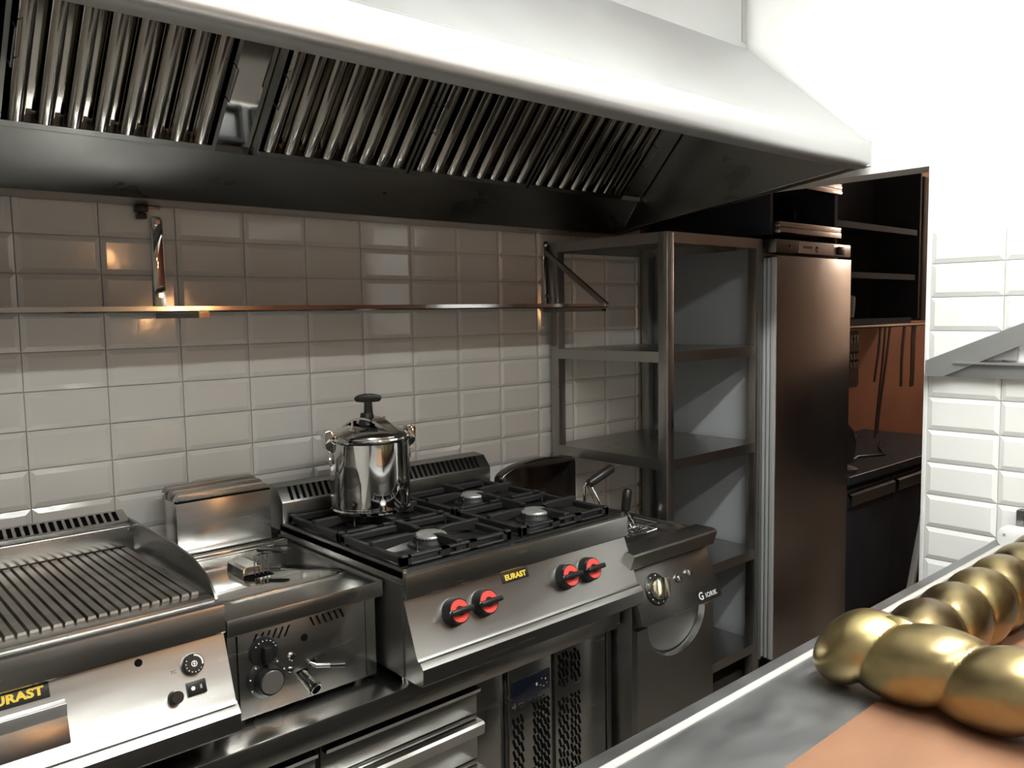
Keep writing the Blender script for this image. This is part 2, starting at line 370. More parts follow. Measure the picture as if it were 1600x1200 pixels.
FW, FL, NB = 0.483, 0.480, 8
def arc(u0, u1, n0, n1, k=7):
    c, r = (u0+u1)/2, (u1-u0)/2
    return [(c-r*math.cos(PI*i/(k-1)), n0+(n1-n0)*math.sin(PI*i/(k-1))**0.6) for i in range(k)]
def filt_origin(x): return FM @ Vector((x, 0, 0))
bmf = B(); 
pp = arc(-0.0185, 0.0185, 0.016, 0.037)
bmf.prism(pp+[(0.0170, 0.014), (-0.0170, 0.014)], 0.018, FL-0.014, 'y')
baffle_front = bmf
proto = {}
def make_filter(x, label):
    o = filt_origin(x)
    t = thing('baffle_filter', o, label, 'grease filter', 'baffle filters in the hood')
    R = FM.copy(); R.translation = Vector((0, 0, 0)); t.rotation_euler = R.to_euler()
    def link(name, me, loc=(0, 0, 0)):
        c = bpy.data.objects.new(name, me); COL.objects.link(c); c.parent = t; c.location = loc; return c
    if not proto:
        BASE0 = (0, 0, 0)
        def mk(b, name, m):
            ob = finish(b, name, m, base=BASE0); me = ob.data; bpy.data.objects.remove(ob); return me
        proto['front'] = mk(bmf, 'baffle', 'baffle')
        b = B(); b.prism([(-0.019, 0.012), (-0.0165, -0.004), (0.0165, -0.004), (0.019, 0.012), (0.017, 0.012), (0.0150, -0.001), (-0.0150, -0.001), (-0.017, 0.012)], 0.012, FL-0.012, 'y')
        proto['back'] = mk(b, 'back_baffle', 'baffle')
        b = B(); b.box(0, FW, 0, 0.014, -0.008, 0.030); b.box(0, FW, FL-0.014, FL, -0.008, 0.030); b.box(0, 0.010, 0.014, FL-0.014, -0.008, 0.030); b.box(FW-0.010, FW, 0.014, FL-0.014, -0.008, 0.030)
        proto['frame'] = mk(b, 'frame', 'steel_dark')
        b = B(); b.tube([(0, 0, 0.028), (0, 0, 0.060), (0.002, 0.085, 0.060), (0.002, 0.085, 0.028)], 0.0022, 6)
        proto['handle'] = mk(b, 'handle', 'steel_dark')
    link('frame', proto['frame'])
    pitch = (FW-0.02)/NB
    for i in range(NB): link('baffle', proto['front'], (0.010+pitch*(i+0.5), 0, 0))
    for i in range(NB-1): link('back_baffle', proto['back'], (0.010+pitch*(i+1), 0, 0))
    for u in (0.012, FW-0.012): link('handle', proto['handle'], (u, 0.155, 0))
for x, lab in ((-0.572, 'chrome baffle grease filter at the far left end of the hood'), (-0.077, 'chrome baffle grease filter just left of the blank panel in the hood'),
               (0.510, 'chrome baffle grease filter just right of the blank panel in the hood'), (1.001, 'chrome baffle grease filter second from the right end of the hood'),
               (1.494, 'chrome baffle grease filter nearest the right end of the hood')):
    make_filter(x, lab)
# small black clip under the hood
t = thing('cable_clip', (0.305, -0.02, 1.80), 'small black clip under the hood beside the shelf bracket', 'clip')
b = B(); b.box(0.288, 0.318, -0.04, -0.008, 1.818, 1.838); finish(b, 'clip_body', 'blackpl', t, bevel=0.003)
b = B(); b.box(0.291, 0.315, -0.036, -0.010, 1.800, 1.816); finish(b, 'clip_tongue', 'blackpl', t, bevel=0.003)
b = B(); b.box(0.318, 0.355, -0.022, -0.012, 1.830, 1.838); finish(b, 'clip_arm', 'steel_dark', t, bevel=0.001)

# ------------------------------------------------------------------ wall shelf
sh = thing('wall_shelf', (0.6, -0.16, 1.53), 'thin polished steel shelf on the tiled wall under the hood', 'shelf')
b = B(); b.sheet([(-0.008, 1.565), (-0.008, 1.545), (-0.322, 1.545), (-0.326, 1.549), (-0.326, 1.560), (-0.312, 1.560)], -1.2, 1.853, -0.0018)
finish(b, 'shelf_board', 'steel_pol', sh)
for x, diag in ((0.345, False), (1.838, True)):
    b = B(); b.prism([(x-0.0155, 1.545), (x+0.0155, 1.545), (x+0.0155, 1.800), (x+0.010, 1.810), (x-0.010, 1.810), (x-0.0155, 1.800)], -0.016, -0.008, 'y')
    finish(b, 'bracket_strip', 'chrome', sh, bevel=0.001)
    for zz in (1.795, 1.595):
        b = B(); b.cyl((x, -0.016, zz), (x, -0.023, zz), 0.0075, seg=6); finish(b, 'bolt', 'steel_pol', sh)
    b = B(); b.sheet([(x-0.013, 1.543), (x-0.013, 1.531), (x+0.013, 1.531), (x+0.013, 1.543)], -0.318, -0.010, 0.002, 'y'); finish(b, 'bracket_arm', 'steel_dark', sh)
    if diag:
        b = B(); b.prism([(-0.014, 1.776), (-0.014, 1.754), (-0.318, 1.548), (-0.330, 1.548), (-0.330, 1.562)], x-0.002, x+0.013); finish(b, 'diagonal_stay', 'steel_dark', sh)
        b = B(); b.cyl((x+0.006, -0.331, 1.553), (x+0.006, -0.335, 1.553), 0.005, seg=10); finish(b, 'stay_bolt', 'steel_pol', sh)
    else:
        b = B(); b.box(x-0.013, x+0.013, -0.324, -0.318, 1.531, 1.545); finish(b, 'arm_end', 'chrome', sh)

# ------------------------------------------------------------------ refrigerated base under the cookers
BX0, BX1, BT = -1.0, 1.405, 0.628
base = thing('refrigerated_base', (0.2, -0.4, 0.0), 'low stainless refrigerated base with drawers under the cookers', 'refrigerator')
b = B(); b.box(BX0, BX1+0.005, -0.76, -0.06, 0.566, BT); finish(b, 'worktop', 'steel', base, bevel=0.004)
b = B(); b.box(BX0+0.01, BX1, -0.700, -0.07, 0.10, 0.566); finish(b, 'carcass', 'steel_dark', base, bevel=0.002)
def drawer(x0, x1, z0, z1, thick):
    d = finish(B().box(x0, x1, -0.726, -0.702, z0, z1), 'drawer', 'steel', base, bevel=0.002)
    b = B()
    if thick: b.sheet([(-0.727, z1-0.050), (-0.760, z1-0.040), (-0.764, z1-0.012), (-0.758, z1-0.006), (-0.727, z1-0.006)], x0+0.004, x1-0.004, -0.002)
    else: b.sheet([(-0.727, z1-0.014), (-0.747, z1-0.012), (-0.750, z1-0.002), (-0.727, z1)], x0+0.004, x1-0.004, -0.002)
    h = finish(b, 'handle', 'steel_pol', d)
    return d
for x0, x1 in ((-0.60, -0.118), (-0.108, 0.392), (0.405, 0.868)):
    drawer(x0, x1, 0.470, 0.548, False); drawer(x0, x1, 0.345, 0.466, True); drawer(x0, x1, 0.12, 0.341, True)
finish(B().box(0.872, 0.962, -0.712, -0.702, 0.11, 0.555), 'filler_strip', 'steel', base, bevel=0.001)
# compressor end: two grille panels
pl = finish(B().box(0.985, 1.150, -0.722, -0.702, 0.12, 0.545), 'control_panel', 'steel', base, bevel=0.0015)
pr = finish(B().box(1.165, 1.382, -0.722, -0.702, 0.12, 0.552), 'grille_panel', 'steel', base, bevel=0.0015)
finish(B().box(1.388, BX1, -0.726, -0.702, 0.11, 0.56), 'end_post', 'steel_dark', base, bevel=0.001)
def slots(x0, x1, z0, z1, parent, seed):
    rnd = random.Random(seed); b = B(); w = 0.0088; row = 0.0165
    n = max(1, int((x1-x0)/0.0125)); y = -0.7228
    for i in range(n):
        x = x0+(i+0.5)*(x1-x0)/n
        z = z0-(0.010 if i % 2 else 0.0)+rnd.uniform(0, 0.006)
        while z < z1-0.006:
            ln = rnd.choice((0.014, 0.022, 0.026)); zt = min(z+ln, z1)
            if zt-z > 0.007 and z >= z0-0.012:
                sl = 0.55; r = w*0.5
                pts = []
                cx0, cz0, cx1, cz1 = x+ln*sl*0.30, z, x-ln*sl*0.30, zt
                d = Vector((cx1-cx0, cz1-cz0)).normalized(); pn = Vector((-d.y, d.x))
                for k in range(4):
                    a = -PI/2+PI*k/3*1.0
                    q = Vector((cx1, cz1))+d*r*math.cos(a)*0.8+pn*r*math.sin(a); pts.append(q)
                for k in range(4):
                    a = PI/2+PI*k/3
                    q = Vector((cx0, cz0))+d*r*math.cos(a)*0.8+pn*r*math.sin(a); pts.append(q)
                b.prism([(p.x, p.y) for p in pts], y, y+0.004, 'y')
            z = zt+0.0062
    o = finish(b, 'vent_slots', 'hole', parent, smooth=False); o['kind'] = 'stuff'
slots(1.176, 1.222, 0.440, 0.535, pr, 1); slots(1.226, 1.272, 0.440, 0.535, pr, 2)
slots(1.176, 1.222, 0.14, 0.400, pr, 3); slots(1.226, 1.272, 0.14, 0.400, pr, 4)
slots(1.075, 1.142, 0.14, 0.425, pl, 5); slots(0.996, 1.040, 0.14, 0.405, pl, 6)
dsp = finish(B().box(0.996, 1.140, -0.7265, -0.722, 0.452, 0.510), 'display', 'navy', pl if False else base, bevel=0.001)
b = B()
for u, w, s_ in ((1.087, 0.478, 0.006), (1.122, 0.484, 0.0035)):
    b.prism([(u-s_*0.7, w), (u, w-s_), (u+s_*0.7, w), (u, w+s_)], -0.7272, -0.7262, 'y')
for u, w in ((1.100, 0.470), (1.105, 0.488), (1.112, 0.464), (1.125, 0.470)): b.box(u, u+0.005, -0.7270, -0.7262, w, w+0.0015)
finish(b, 'display_icons', 'white_pl', dsp)
TM = frame((1.070, -0.7226, 0.434), (1, 0, 0), (0, 0, 1))
text('lettering', 'telinfrico', 0.028, TM, 'ink', pl, 0.0014, shear=0.25, bold=0.0006)
b = B(); b.box(1.040-0.035, 1.040-0.032, -0.7232, -0.722, 0.428, 0.444); b.box(0.996, 1.012, -0.7232, -0.722, 0.434, 0.437); finish(b, 'logo_mark', 'ink_grey', pl)
for x in (-0.85, 0.2, 1.33):
    for y in (-0.62, -0.15):
        b = B(); b.cyl((x, y, 0.0), (x, y, 0.10), 0.02, 0.024, 14); finish(b, 'foot', 'steel_dark', base)

# ------------------------------------------------------------------ front-panel profile shared by grill and range
def cooker_profile(dy, dz, zt):
    # open polyline front of the cooker body: (y, z), front top edge at y = dy
    return [(dy+0.012, zt), (dy+0.004, zt-0.001), (dy-0.002, zt-0.005), (dy-0.004, zt-0.012), (dy-0.004, zt-0.062), (dy-0.001, zt-0.066), (dy+0.010, zt-0.067),
            (dy-0.040, zt-0.198), (dy-0.046, zt-0.204), (dy-0.054, zt-0.205), (dy-0.057, zt-0.210), (dy-0.060, zt-0.214), (dy-0.064, zt-0.219), (dy-0.064, zt-0.256), (dy-0.058, zt-0.262), (dy+0.02, zt-0.262)]

# ------------------------------------------------------------------ gas range
RX0, RX1, RT = 0.616, 1.420, 0.918
rng = thing('gas_range', (1.018, -0.45, BT), 'stainless steel countertop gas range with four burners and red knobs', 'stove')
pf = cooker_profile(-0.778, 0, RT)
b = B(); b.prism(pf+[(-0.13, RT-0.262), (-0.13, RT)], RX0, RX1); finish(b, 'body', 'steel', rng, angle=0.45)
b = B(); b.box(RX0-0.003, RX0, -0.765, -0.12, 0.66, RT-0.03); finish(b, 'side_panel', 'steel_dark', rng)
b = B(); b.prism([(RX0+0.014, -0.762), (RX1-0.014, -0.762), (RX1-0.014, -0.150), (RX0+0.014, -0.150)], RT, RT+0.004, 'z'); finish(b, 'hob_plate', 'enamel', rng, bevel=0.002)
b = B(); b.box(RX0, RX0+0.012, -0.77, -0.13, RT-0.02, RT+0.007); finish(b, 'rim', 'steel_dark', rng, bevel=0.003)
b = B(); b.box(RX1-0.012, RX1, -0.77, -0.13, RT-0.02, RT+0.007); finish(b, 'rim', 'steel_dark', rng, bevel=0.003)
# upstand with slotted top
b = B(); b.prism([(-0.150, 0.90), (-0.150, 0.985), (-0.115, 1.026), (-0.060, 1.030), (-0.045, 1.022), (-0.045, 0.90)], RX0, RX1-0.004); finish(b, 'flue_upstand', 'steel_dark', rng, bevel=0.003)
b = B(); NS = 36
nrm = Vector((0, -0.76, 0.65)).normalized()
SM = frame((0, -0.150, 0.985), (1, 0, 0), (0, 0.035, 0.041))
sb = B(SM)
for i in range(NS):
    u = RX0+0.03+i*(RX1-RX0-0.07)/NS; sb.prism([(u, 0.006), (u+0.010, 0.006), (u+0.013, 0.052), (u+0.003, 0.052)], 0.0, 0.0012, 'z')
finish(sb, 'flue_slots', 'hole', rng, smooth=False)['kind'] = 'stuff'
for x in (RX0+0.03, RX1-0.03):
    for y in (-0.735, -0.18): b = B(); b.cyl((x, y, BT), (x, y, 0.658), 0.016, 0.019, 16); finish(b, 'foot', 'steel_pol', rng)
PM = panel_frame(-0.778+0.010, RT-0.067, -0.778-0.040, RT-0.198, 0.0)
def knob(x, v):
    k = finish(B(at(PM, x, v)).lathe([(0.0, 0.0), (0.036, 0.0), (0.036, 0.004), (0.033, 0.010), (0.032, 0.024), (0.030, 0.028), (0.0, 0.028)], (0, 0, 0), 32), 'knob', 'blackpl', rng)
    finish(B(at(PM, x, v)).disc_ring((0, 0, 0.0275), (0, 0, 1), 0.0125, 0.0275, 0.0018, 32), 'red_ring', 'red', k)
    b = B(at(PM, x, v)); b.cyl((0, 0, 0.027), (0, 0, 0.034), 0.0125, 0.011, 20); finish(b, 'hub', 'blackpl', k)
    b = B(at(PM, x, v) @ Matrix.Rotation(0.03, 4, 'Z')); b.box(-0.034, 0.036, -0.0070, 0.0070, 0.028, 0.046); finish(b, 'grip', 'blackpl', k, bevel=0.005, seg=3)
for x in (0.748, 0.842, 1.140, 1.232): knob(x, 0.078)
bd = finish(B(at(PM, 0.968, 0.120)).box(-0.046, 0.046, -0.0125, 0.0125, 0.0, 0.0022), 'badge', 'ink', rng, bevel=0.0008)
text('badge_lettering', 'EURAST', 0.0190, at(PM, 0.968, 0.120, 0.0024), 'yellow', bd, 0.0004, space=1.04, bold=0.0009, sx=1.08)
# burners
for bx, by in ((0.800, -0.630), (0.812, -0.300), (1.185, -0.335), (1.172, -0.640)):
    bu = finish(B().lathe([(0.0, 0.0), (0.062, 0.0), (0.060, 0.006), (0.050, 0.010), (0.046, 0.020), (0.0, 0.020)], (bx, by, RT+0.004), 32), 'burner', 'iron', rng)
    finish(B().lathe([(0.0, 0.020), (0.041, 0.020), (0.043, 0.023), (0.043, 0.027), (0.041, 0.030), (0.035, 0.033), (0.0, 0.035)], (bx, by, RT+0.004), 36), 'burner_cap', 'burner', bu)
    b = B()
    for i in range(28):
        a = 2*PI*i/28; b.box(bx+0.0415*math.cos(a)-0.0015, bx+0.0415*math.cos(a)+0.0015, by+0.0415*math.sin(a)-0.0015, by+0.0415*math.sin(a)+0.0015, RT+0.0225, RT+0.0285)
    finish(b, 'gas_ports', 'hole', bu, smooth=False)['kind'] = 'stuff'
    b = B(); b.tube([(bx-0.058, by-0.02, RT+0.004), (bx-0.056, by-0.02, RT+0.036)], 0.003, 8); finish(b, 'igniter', 'steel_pol', bu)
# cast iron pan supports, one per burner
def grate(bx, by, w, d):
    b = B(); z0, z1 = RT+0.006, RT+0.034
    t = 0.016
    x0, x1, y0, y1 = bx-w/2, bx+w/2, by-d/2, by+d/2
    for (ax0, ax1, ay0, ay1) in ((x0, x1, y1-t, y1), (x0, x0+t, y0, y1), (x1-t, x1, y0, y1)): b.box(ax0, ax1, ay0, ay1, z0+0.006, z1-0.004)
    # front bar with a long slot
    b.box(x0, x1, y0, y0+t, z1-0.010, z1-0.002); b.box(x0, x1, y0, y0+t, z0, z0+0.007)
    for q in (x0, bx-0.06, bx+0.03, x1-0.03): b.box(q, q+0.03, y0, y0+t, z0, z1-0.002)
    for sx in (-1, 1):
        for sy in (-1, 1): b.box(bx+sx*w/2-(0.02 if sx > 0 else 0), bx+sx*w/2+(0.02 if sx < 0 else 0), by+sy*d/2-(0.02 if sy > 0 else 0), by+sy*d/2+(0.02 if sy < 0 else 0), z0-0.002, z1)
    fr = finish(b, 'pan_support', 'iron', rng, bevel=0.0025, seg=1)
    for sx, sy in ((1, 0), (-1, 0), (0, 1), (0, -1)):
        b = B()
        if sx: prof = [(bx+sx*(w/2-0.002), z0+0.004), (bx+sx*0.052, z0+0.018), (bx+sx*0.036, z1+0.004), (bx+sx*0.060, z1+0.008), (bx+sx*(w/2-0.002), z1+0.008)]; b.prism(prof, by-0.009, by+0.009, 'y')
        else: prof = [(by+sy*(d/2-0.002), z0+0.004), (by+sy*0.052, z0+0.018), (by+sy*0.036, z1+0.004), (by+sy*0.060, z1+0.008), (by+sy*(d/2-0.002), z1+0.008)]; b.prism(prof, bx-0.009, bx+0.009)
        finish(b, 'support_finger', 'iron', fr, bevel=0.002, seg=1)
for bx, by in ((0.800, -0.612), (0.805, -0.308), (1.195, -0.308), (1.190, -0.612)): grate(bx, by, 0.352, 0.288)

# ------------------------------------------------------------------ pressure cooker
PX, PY, PZ = 0.822, -0.305, RT+0.043
pot = thing('pressure_cooker', (PX, PY, PZ), 'shiny steel pressure cooker with black T-handle on the range', 'pot')
R = 0.117
finish(B().lathe([(0.0, 0.0), (R-0.006, 0.0), (R-0.001, 0.004), (R, 0.010), (R-0.004, 0.014), (R-0.004, 0.018), (R-0.001, 0.021), (R-0.001, 0.205), (R+0.004, 0.210), (R+0.006, 0.215), (R+0.004, 0.220), (R-0.006, 0.222), (R-0.010, 0.215), (R-0.012, 0.1)], (PX, PY, PZ), 64), 'pot_body', 'chrome', pot)
finish(B().lathe([(R-0.004, 0.221), (R-0.002, 0.226), (R-0.008, 0.231), (R-0.030, 0.240), (0.06, 0.250), (0.0, 0.254)], (PX, PY, PZ), 64), 'lid', 'steel_pol', pot)
va = math.radians(-74)   # direction of the clamp bow
DV = Vector((math.cos(va), math.sin(va), 0)); SV = Vector((-DV.y, DV.x, 0))
def bow(sc):
    b = B(); n = 16
    top, bot = [], []
    prev = None
    for i in range(n+1):
        t = -1+2*i/n; z = PZ+0.228+0.046*(1-abs(t)**1.8); p = Vector((PX, PY, z))+DV*(t*0.106)
        w = 0.019+0.011*(1-abs(t))
        q = [p+SV*w, p-SV*w, p-SV*w-Vector((0, 0, 0.006)), p+SV*w-Vector((0, 0, 0.006))]
        ring = [b.v(c) for c in q]
        if prev:
            for k in range(4): b.bm.faces.new((prev[k], prev[(k+1) % 4], ring[(k+1) % 4], ring[k]))
        else: b.bm.faces.new(ring)
        prev = ring
    b.bm.faces.new(prev[::-1]); return b
bw = finish(bow(1), 'clamp_bow', 'steel_pol', pot)
for s_ in (-1, 1):
    p = Vector((PX, PY, PZ+0.226))+DV*(s_*0.108)
    b = B(); b.tube([p-SV*0.018, p+SV*0.018], 0.007, 10); finish(b, 'bow_hinge', 'blackpl', bw)
finish(B().lathe([(0.0, 0.280), (0.014, 0.280), (0.013, 0.290), (0.0115, 0.318), (0.0, 0.319)], (PX, PY, PZ), 20), 'spindle', 'blackpl', pot)
b = B(); 
for i in range(2): pass
HV = Vector((0.83, -0.56, 0)).normalized(); HN = Vector((-HV.y, HV.x, 0))
TMx = Matrix((HV, HN, Vector((0, 0, 1)))).transposed().to_4x4(); TMx.translation = Vector((PX, PY, PZ))
b = B(TMx); b.prism([(-0.012, 0.316), (-0.034, 0.318), (-0.0385, 0.324), (-0.040, 0.331), (-0.030, 0.337), (-0.012, 0.341), (0.012, 0.341), (0.030, 0.337), (0.040, 0.331), (0.0385, 0.324), (0.034, 0.318), (0.012, 0.316)], -0.010, 0.010, 'y')
finish(b, 'knob_bar', 'blackpl', pot, bevel=0.004, seg=2)
b = B(); b.cyl((PX-0.005, PY, PZ+0.25), (PX-0.005, PY, PZ+0.285), 0.026, 0.018, 20); finish(b, 'knob_nut', 'blackpl', pot)
# side handles: folded steel loops (left and right as seen along the handle bar)
for s_ in (-1, 1):
    H2 = Vector((0.90, -0.25, 0)).normalized(); H3 = Vector((-H2.y, H2.x, 0))
    HM = Matrix((H2*s_, H3*s_, Vector((0, 0, 1)))).transposed().to_4x4(); HM.translation = Vector((PX, PY, PZ))
    b = B(HM); b.prism([(R-0.004, 0.176), (R+0.006, 0.182), (R+0.016, 0.192), (R+0.020, 0.206), (R+0.021, 0.232), (R+0.017, 0.241), (R+0.006, 0.244), (R-0.008, 0.242), (R-0.008, 0.236), (R-0.004, 0.226)], -0.024, 0.024, 'y')
    h = finish(b, 'side_handle', 'chrome', pot, bevel=0.002)
    b = B(HM); b.box(R-0.003, R+0.003, -0.022, 0.022, 0.145, 0.180); finish(b, 'handle_plate', 'steel_pol', h, bevel=0.002)
    b = B(HM)
    for q in (-0.014, 0.014): b.cyl((R+0.002, q, 0.160), (R+0.006, q, 0.160), 0.004, seg=10)
    finish(b, 'rivets', 'chrome', h)
for ang, h_ in ((3.5, 0.030), (0.35, 0.026)):
    p = Vector((PX+0.075*math.cos(ang), PY+0.075*math.sin(ang), PZ+0.240))
    b = B(); b.cyl(p, p+Vector((0, 0, h_)), 0.0045, 0.0035, 12); b.cyl(p, p+Vector((0, 0, 0.010)), 0.009, 0.008, 6); finish(b, 'valve', 'steel_pol', pot)

# ------------------------------------------------------------------ griddle (ribbed grill) on the left
GX0, GX1, GT = -0.600, 0.202, 0.936
gr = thing('ribbed_griddle', (-0.2, -0.4, BT), 'steel griddle with ribbed cooking plate left of the fryer', 'griddle')
pf = cooker_profile(-0.714, 0, GT)
b = B(); b.prism(pf+[(-0.11, GT-0.262), (-0.11, GT)], GX0, GX1); finish(b, 'body', 'steel', gr, angle=0.45)
b = B(); b.box(GX0+0.02, GX1-0.008, -0.690, -0.640, GT-0.006, GT+0.006); finish(b, 'front_ledge', 'steel', gr, bevel=0.002)
# ribbed plate
n = 37; w = (GX1-GX0-0.05)/n; top = []
for i in range(n):
    x = GX0+0.03+i*w
    top += [(x, 0.9380), (x+w*0.07, 0.9475), (x+w*0.10, 0.9480), (x+w*0.72, 0.9480), (x+w*0.75, 0.9475), (x+w*0.82, 0.9380)]
b = B(); b.prism([(GX0+0.03, GT-0.01)]+top+[(GX0+0.03+n*w, GT-0.01)], -0.642, -0.165, 'y'); finish(b, 'ribbed_plate', 'grid_plate', gr, smooth=False)
b = B(); b.prism([(-0.160, 0.93), (-0.160, 1.000), (-0.155, 1.004), (-0.100, 1.004), (-0.100, 0.93)], GX0+0.01, GX1-0.002); finish(b, 'rear_splash', 'steel', gr, bevel=0.002)
b = B(); b.prism([(-0.130, 1.000), (-0.135, 1.008), (-0.075, 1.028), (-0.060, 1.024), (-0.060, 0.92), (-0.10, 0.92), (-0.10, 1.0)], GX0+0.02, GX1-0.004); finish(b, 'flue_strip', 'steel', gr, bevel=0.002)
SM = frame((0, -0.135, 1.008), (1, 0, 0), (0, 0.060, 0.020)); sb = B(SM)
for i in range(40):
    u = GX0+0.04+i*(GX1-GX0-0.06)/40; sb.prism([(u, 0.010), (u+0.0105, 0.010), (u+0.0135, 0.054), (u+0.003, 0.054)], 0.0, 0.0012, 'z')
finish(sb, 'flue_slots', 'hole', gr, smooth=False)['kind'] = 'stuff'
for x in (GX0+0.012, GX1-0.006):
    b = B(); b.prism([(-0.105, 0.93), (-0.105, 1.012), (-0.15, 1.012), (-0.44, 1.010), (-0.56, 1.000), (-0.635, 0.978), (-0.676, 0.950), (-0.690, 0.930)], x, x+0.005); s_ = finish(b, 'side_splash', 'steel_dark', gr)
    b = B(); b.cyl((x, -0.52, 0.990), (x-0.004, -0.52, 0.990), 0.004, seg=10); b.cyl((x, -0.17, 0.990), (x-0.004, -0.17, 0.990), 0.003, seg=10); finish(b, 'splash_screws', 'chrome', s_)
for x in (GX0+0.03, GX1-0.03):
    for y in (-0.66, -0.16): b = B(); b.cyl((x, y, BT), (x, y, GT-0.26), 0.016, 0.019, 16); finish(b, 'foot', 'steel_dark', gr)
GM = panel_frame(-0.714+0.010, GT-0.067, -0.714-0.040, GT-0.198, 0.0)
bd = finish(B(at(GM, -0.186, 0.124)).box(-0.056, 0.056, -0.0150, 0.0150, 0, 0.0022), 'badge', 'ink', gr, bevel=0.001)
text('badge_lettering', 'EURAST', 0.0215, at(GM, -0.186, 0.124, 0.0024), 'yellow', bd, 0.0004, space=1.04, bold=0.0010, sx=1.18)
dr = finish(B(at(GM, 0, 0)).box(-0.42, -0.108, 0.020, 0.098, 0.0, 0.004), 'grease_drawer', 'steel', gr, bevel=0.001)
b = B(at(GM, 0, 0)); b.prism([(0.068, 0.004), (0.068, 0.006), (0.090, 0.016), (0.092, 0.014), (0.092, 0.004)], -0.42, -0.108, 'x'); finish(b, 'drawer_handle', 'steel_v', dr, bevel=0.0008)
b = B(at(GM, 0.028, 0.125)); b.cyl((0, 0, -0.001), (0, 0, 0.0008), 0.0075, seg=20); finish(b, 'inspection_hole', 'hole', gr)
dl = finish(B(at(GM, 0.128, 0.094)).lathe([(0.0, 0.0), (0.0215, 0.0), (0.0215, 0.010), (0.020, 0.014), (0.0, 0.014)], (0, 0, 0), 32), 'thermostat_dial', 'blackpl', gr)
b = B(at(GM, 0.128, 0.094))
for i in range(8):
    a = math.radians(150+i*24); b.cyl((0.0165*math.cos(a), 0.0165*math.sin(a), 0.013), (0.0165*math.cos(a), 0.0165*math.sin(a), 0.0146), 0.0011, seg=8)
for i in range(9):
    a = math.radians(-10+i*11); b.box(0.0168*math.cos(a)-0.0017, 0.0168*math.cos(a)+0.0017, 0.0168*math.sin(a)-0.0017, 0.0168*math.sin(a)+0.0017, 0.013, 0.0145)
b.disc_ring((0, 0, 0.0138), (0, 0, 1), 0.0045, 0.0062, 0.0008, 20); b.box(-0.001, 0.001, -0.005, 0.005, 0.0138, 0.0146); b.box(-0.003, 0.003, -0.0008, 0.0008, 0.0138, 0.0146)
finish(b, 'dial_marks', 'white_pl', dl)
sw = finish(B(at(GM, 0.128, 0.047)).box(-0.019, 0.019, -0.014, 0.014, 0, 0.006), 'power_switch', 'blackpl', gr, bevel=0.0015)
b = B(at(GM, 0.128, 0.047)); b.cyl((-0.008, 0, 0.005), (-0.008, 0, 0.0066), 0.0042, seg=16); finish(b, 'switch_mark', 'white_pl', sw)
b = B(at(GM, 0.128, 0.047)); b.box(0.006, 0.010, -0.004, 0.004, 0.005, 0.0066); finish(b, 'switch_bar', 'grey_pl', sw)
finish(B(at(GM, 0.084, 0.040)).lathe([(0.0, 0.0), (0.0145, 0.0), (0.0135, 0.004), (0.0125, 0.018), (0.0115, 0.020), (0.0, 0.020)], (0, 0, 0), 28), 'push_button', 'enamel', gr)
text('panel_print', 'TC', 0.010, at(GM, 0.090, 0.088, 0.0003), 'ink_grey', gr, 0.0002)

# ------------------------------------------------------------------ small counter fryer between griddle and range
FX0, FX1, FT = 0.216, 0.608, 0.884
fy = thing('counter_fryer', (0.412, -0.4, BT), 'small steel countertop fryer between griddle and range', 'fryer')
b = B(); b.box(FX0+0.006, FX1-0.012, -0.672, -0.10, 0.645, FT-0.030); finish(b, 'body', 'steel', fy, bevel=0.002)
b = B(); b.box(FX0, FX1, -0.692, -0.09, FT-0.040, FT); finish(b, 'top_tray', 'steel', fy, bevel=0.003)
b = B(); b.box(FX0+0.028, FX1-0.044, -0.676, -0.672, 0.647, FT-0.042); fp = finish(b, 'front_panel', 'steel', fy, bevel=0.001)
b = B(); b.box(FX0+0.0255, FX0+0.028, -0.6745, -0.671, 0.65, FT-0.045); b.box(FX1-0.044, FX1-0.0415, -0.6745, -0.671, 0.65, FT-0.045); finish(b, 'panel_gap', 'hole', fy)
for x in (FX0+0.04, FX1-0.04):
    for y in (-0.63, -0.14): b = B(); b.cyl((x, y, BT), (x, y, 0.646), 0.016, 0.018, 14); finish(b, 'foot', 'steel_dark', fy)
b = B()
for i in range(6):
    u = FX0+0.058+i*0.0155; b.prism([(u, 0.808), (u+0.0045, 0.808), (u+0.0165, 0.832), (u+0.012, 0.832)], -0.6768, -0.675, 'y')
    u = FX0+0.200+i*0.0155; b.prism([(u+0.010, 0.814), (u+0.015, 0.814), (u+0.005, 0.836), (u, 0.836)], -0.6768, -0.675, 'y')
finish(b, 'vent_slots', 'hole', fp, smooth=False)['kind'] = 'stuff'
YF = -0.676
FMx = frame((0, YF, 0), (1, 0, 0), (0, 0, 1))
finish(B(at(FMx, 0.300, 0.790)).lathe([(0.0, 0.0), (0.034, 0.0), (0.034, 0.006), (0.031, 0.012), (0.0, 0.013)], (0, 0, 0), 36), 'dial_plate', 'blackpl', fp)
k = finish(B(at(FMx, 0.300, 0.790)).box(-0.008, 0.010, -0.022, 0.016, 0.012, 0.030), 'dial_grip', 'blackpl', fp, bevel=0.004)
k2 = finish(B(at(FMx, 0.305, 0.727)).lathe([(0.0, 0.0), (0.046, 0.0), (0.046, 0.005), (0.040, 0.010), (0.033, 0.012), (0.030, 0.032), (0.0, 0.033)], (0, 0, 0), 40), 'timer_knob', 'blackpl', fp)
b = B(at(FMx, 0.305, 0.727)); b.cyl((0, 0, 0.030), (0, 0, 0.037), 0.0265, 0.025, 36); finish(b, 'knob_face', 'steel_satin', fp)
b = B(at(FMx, 0.305, 0.727))
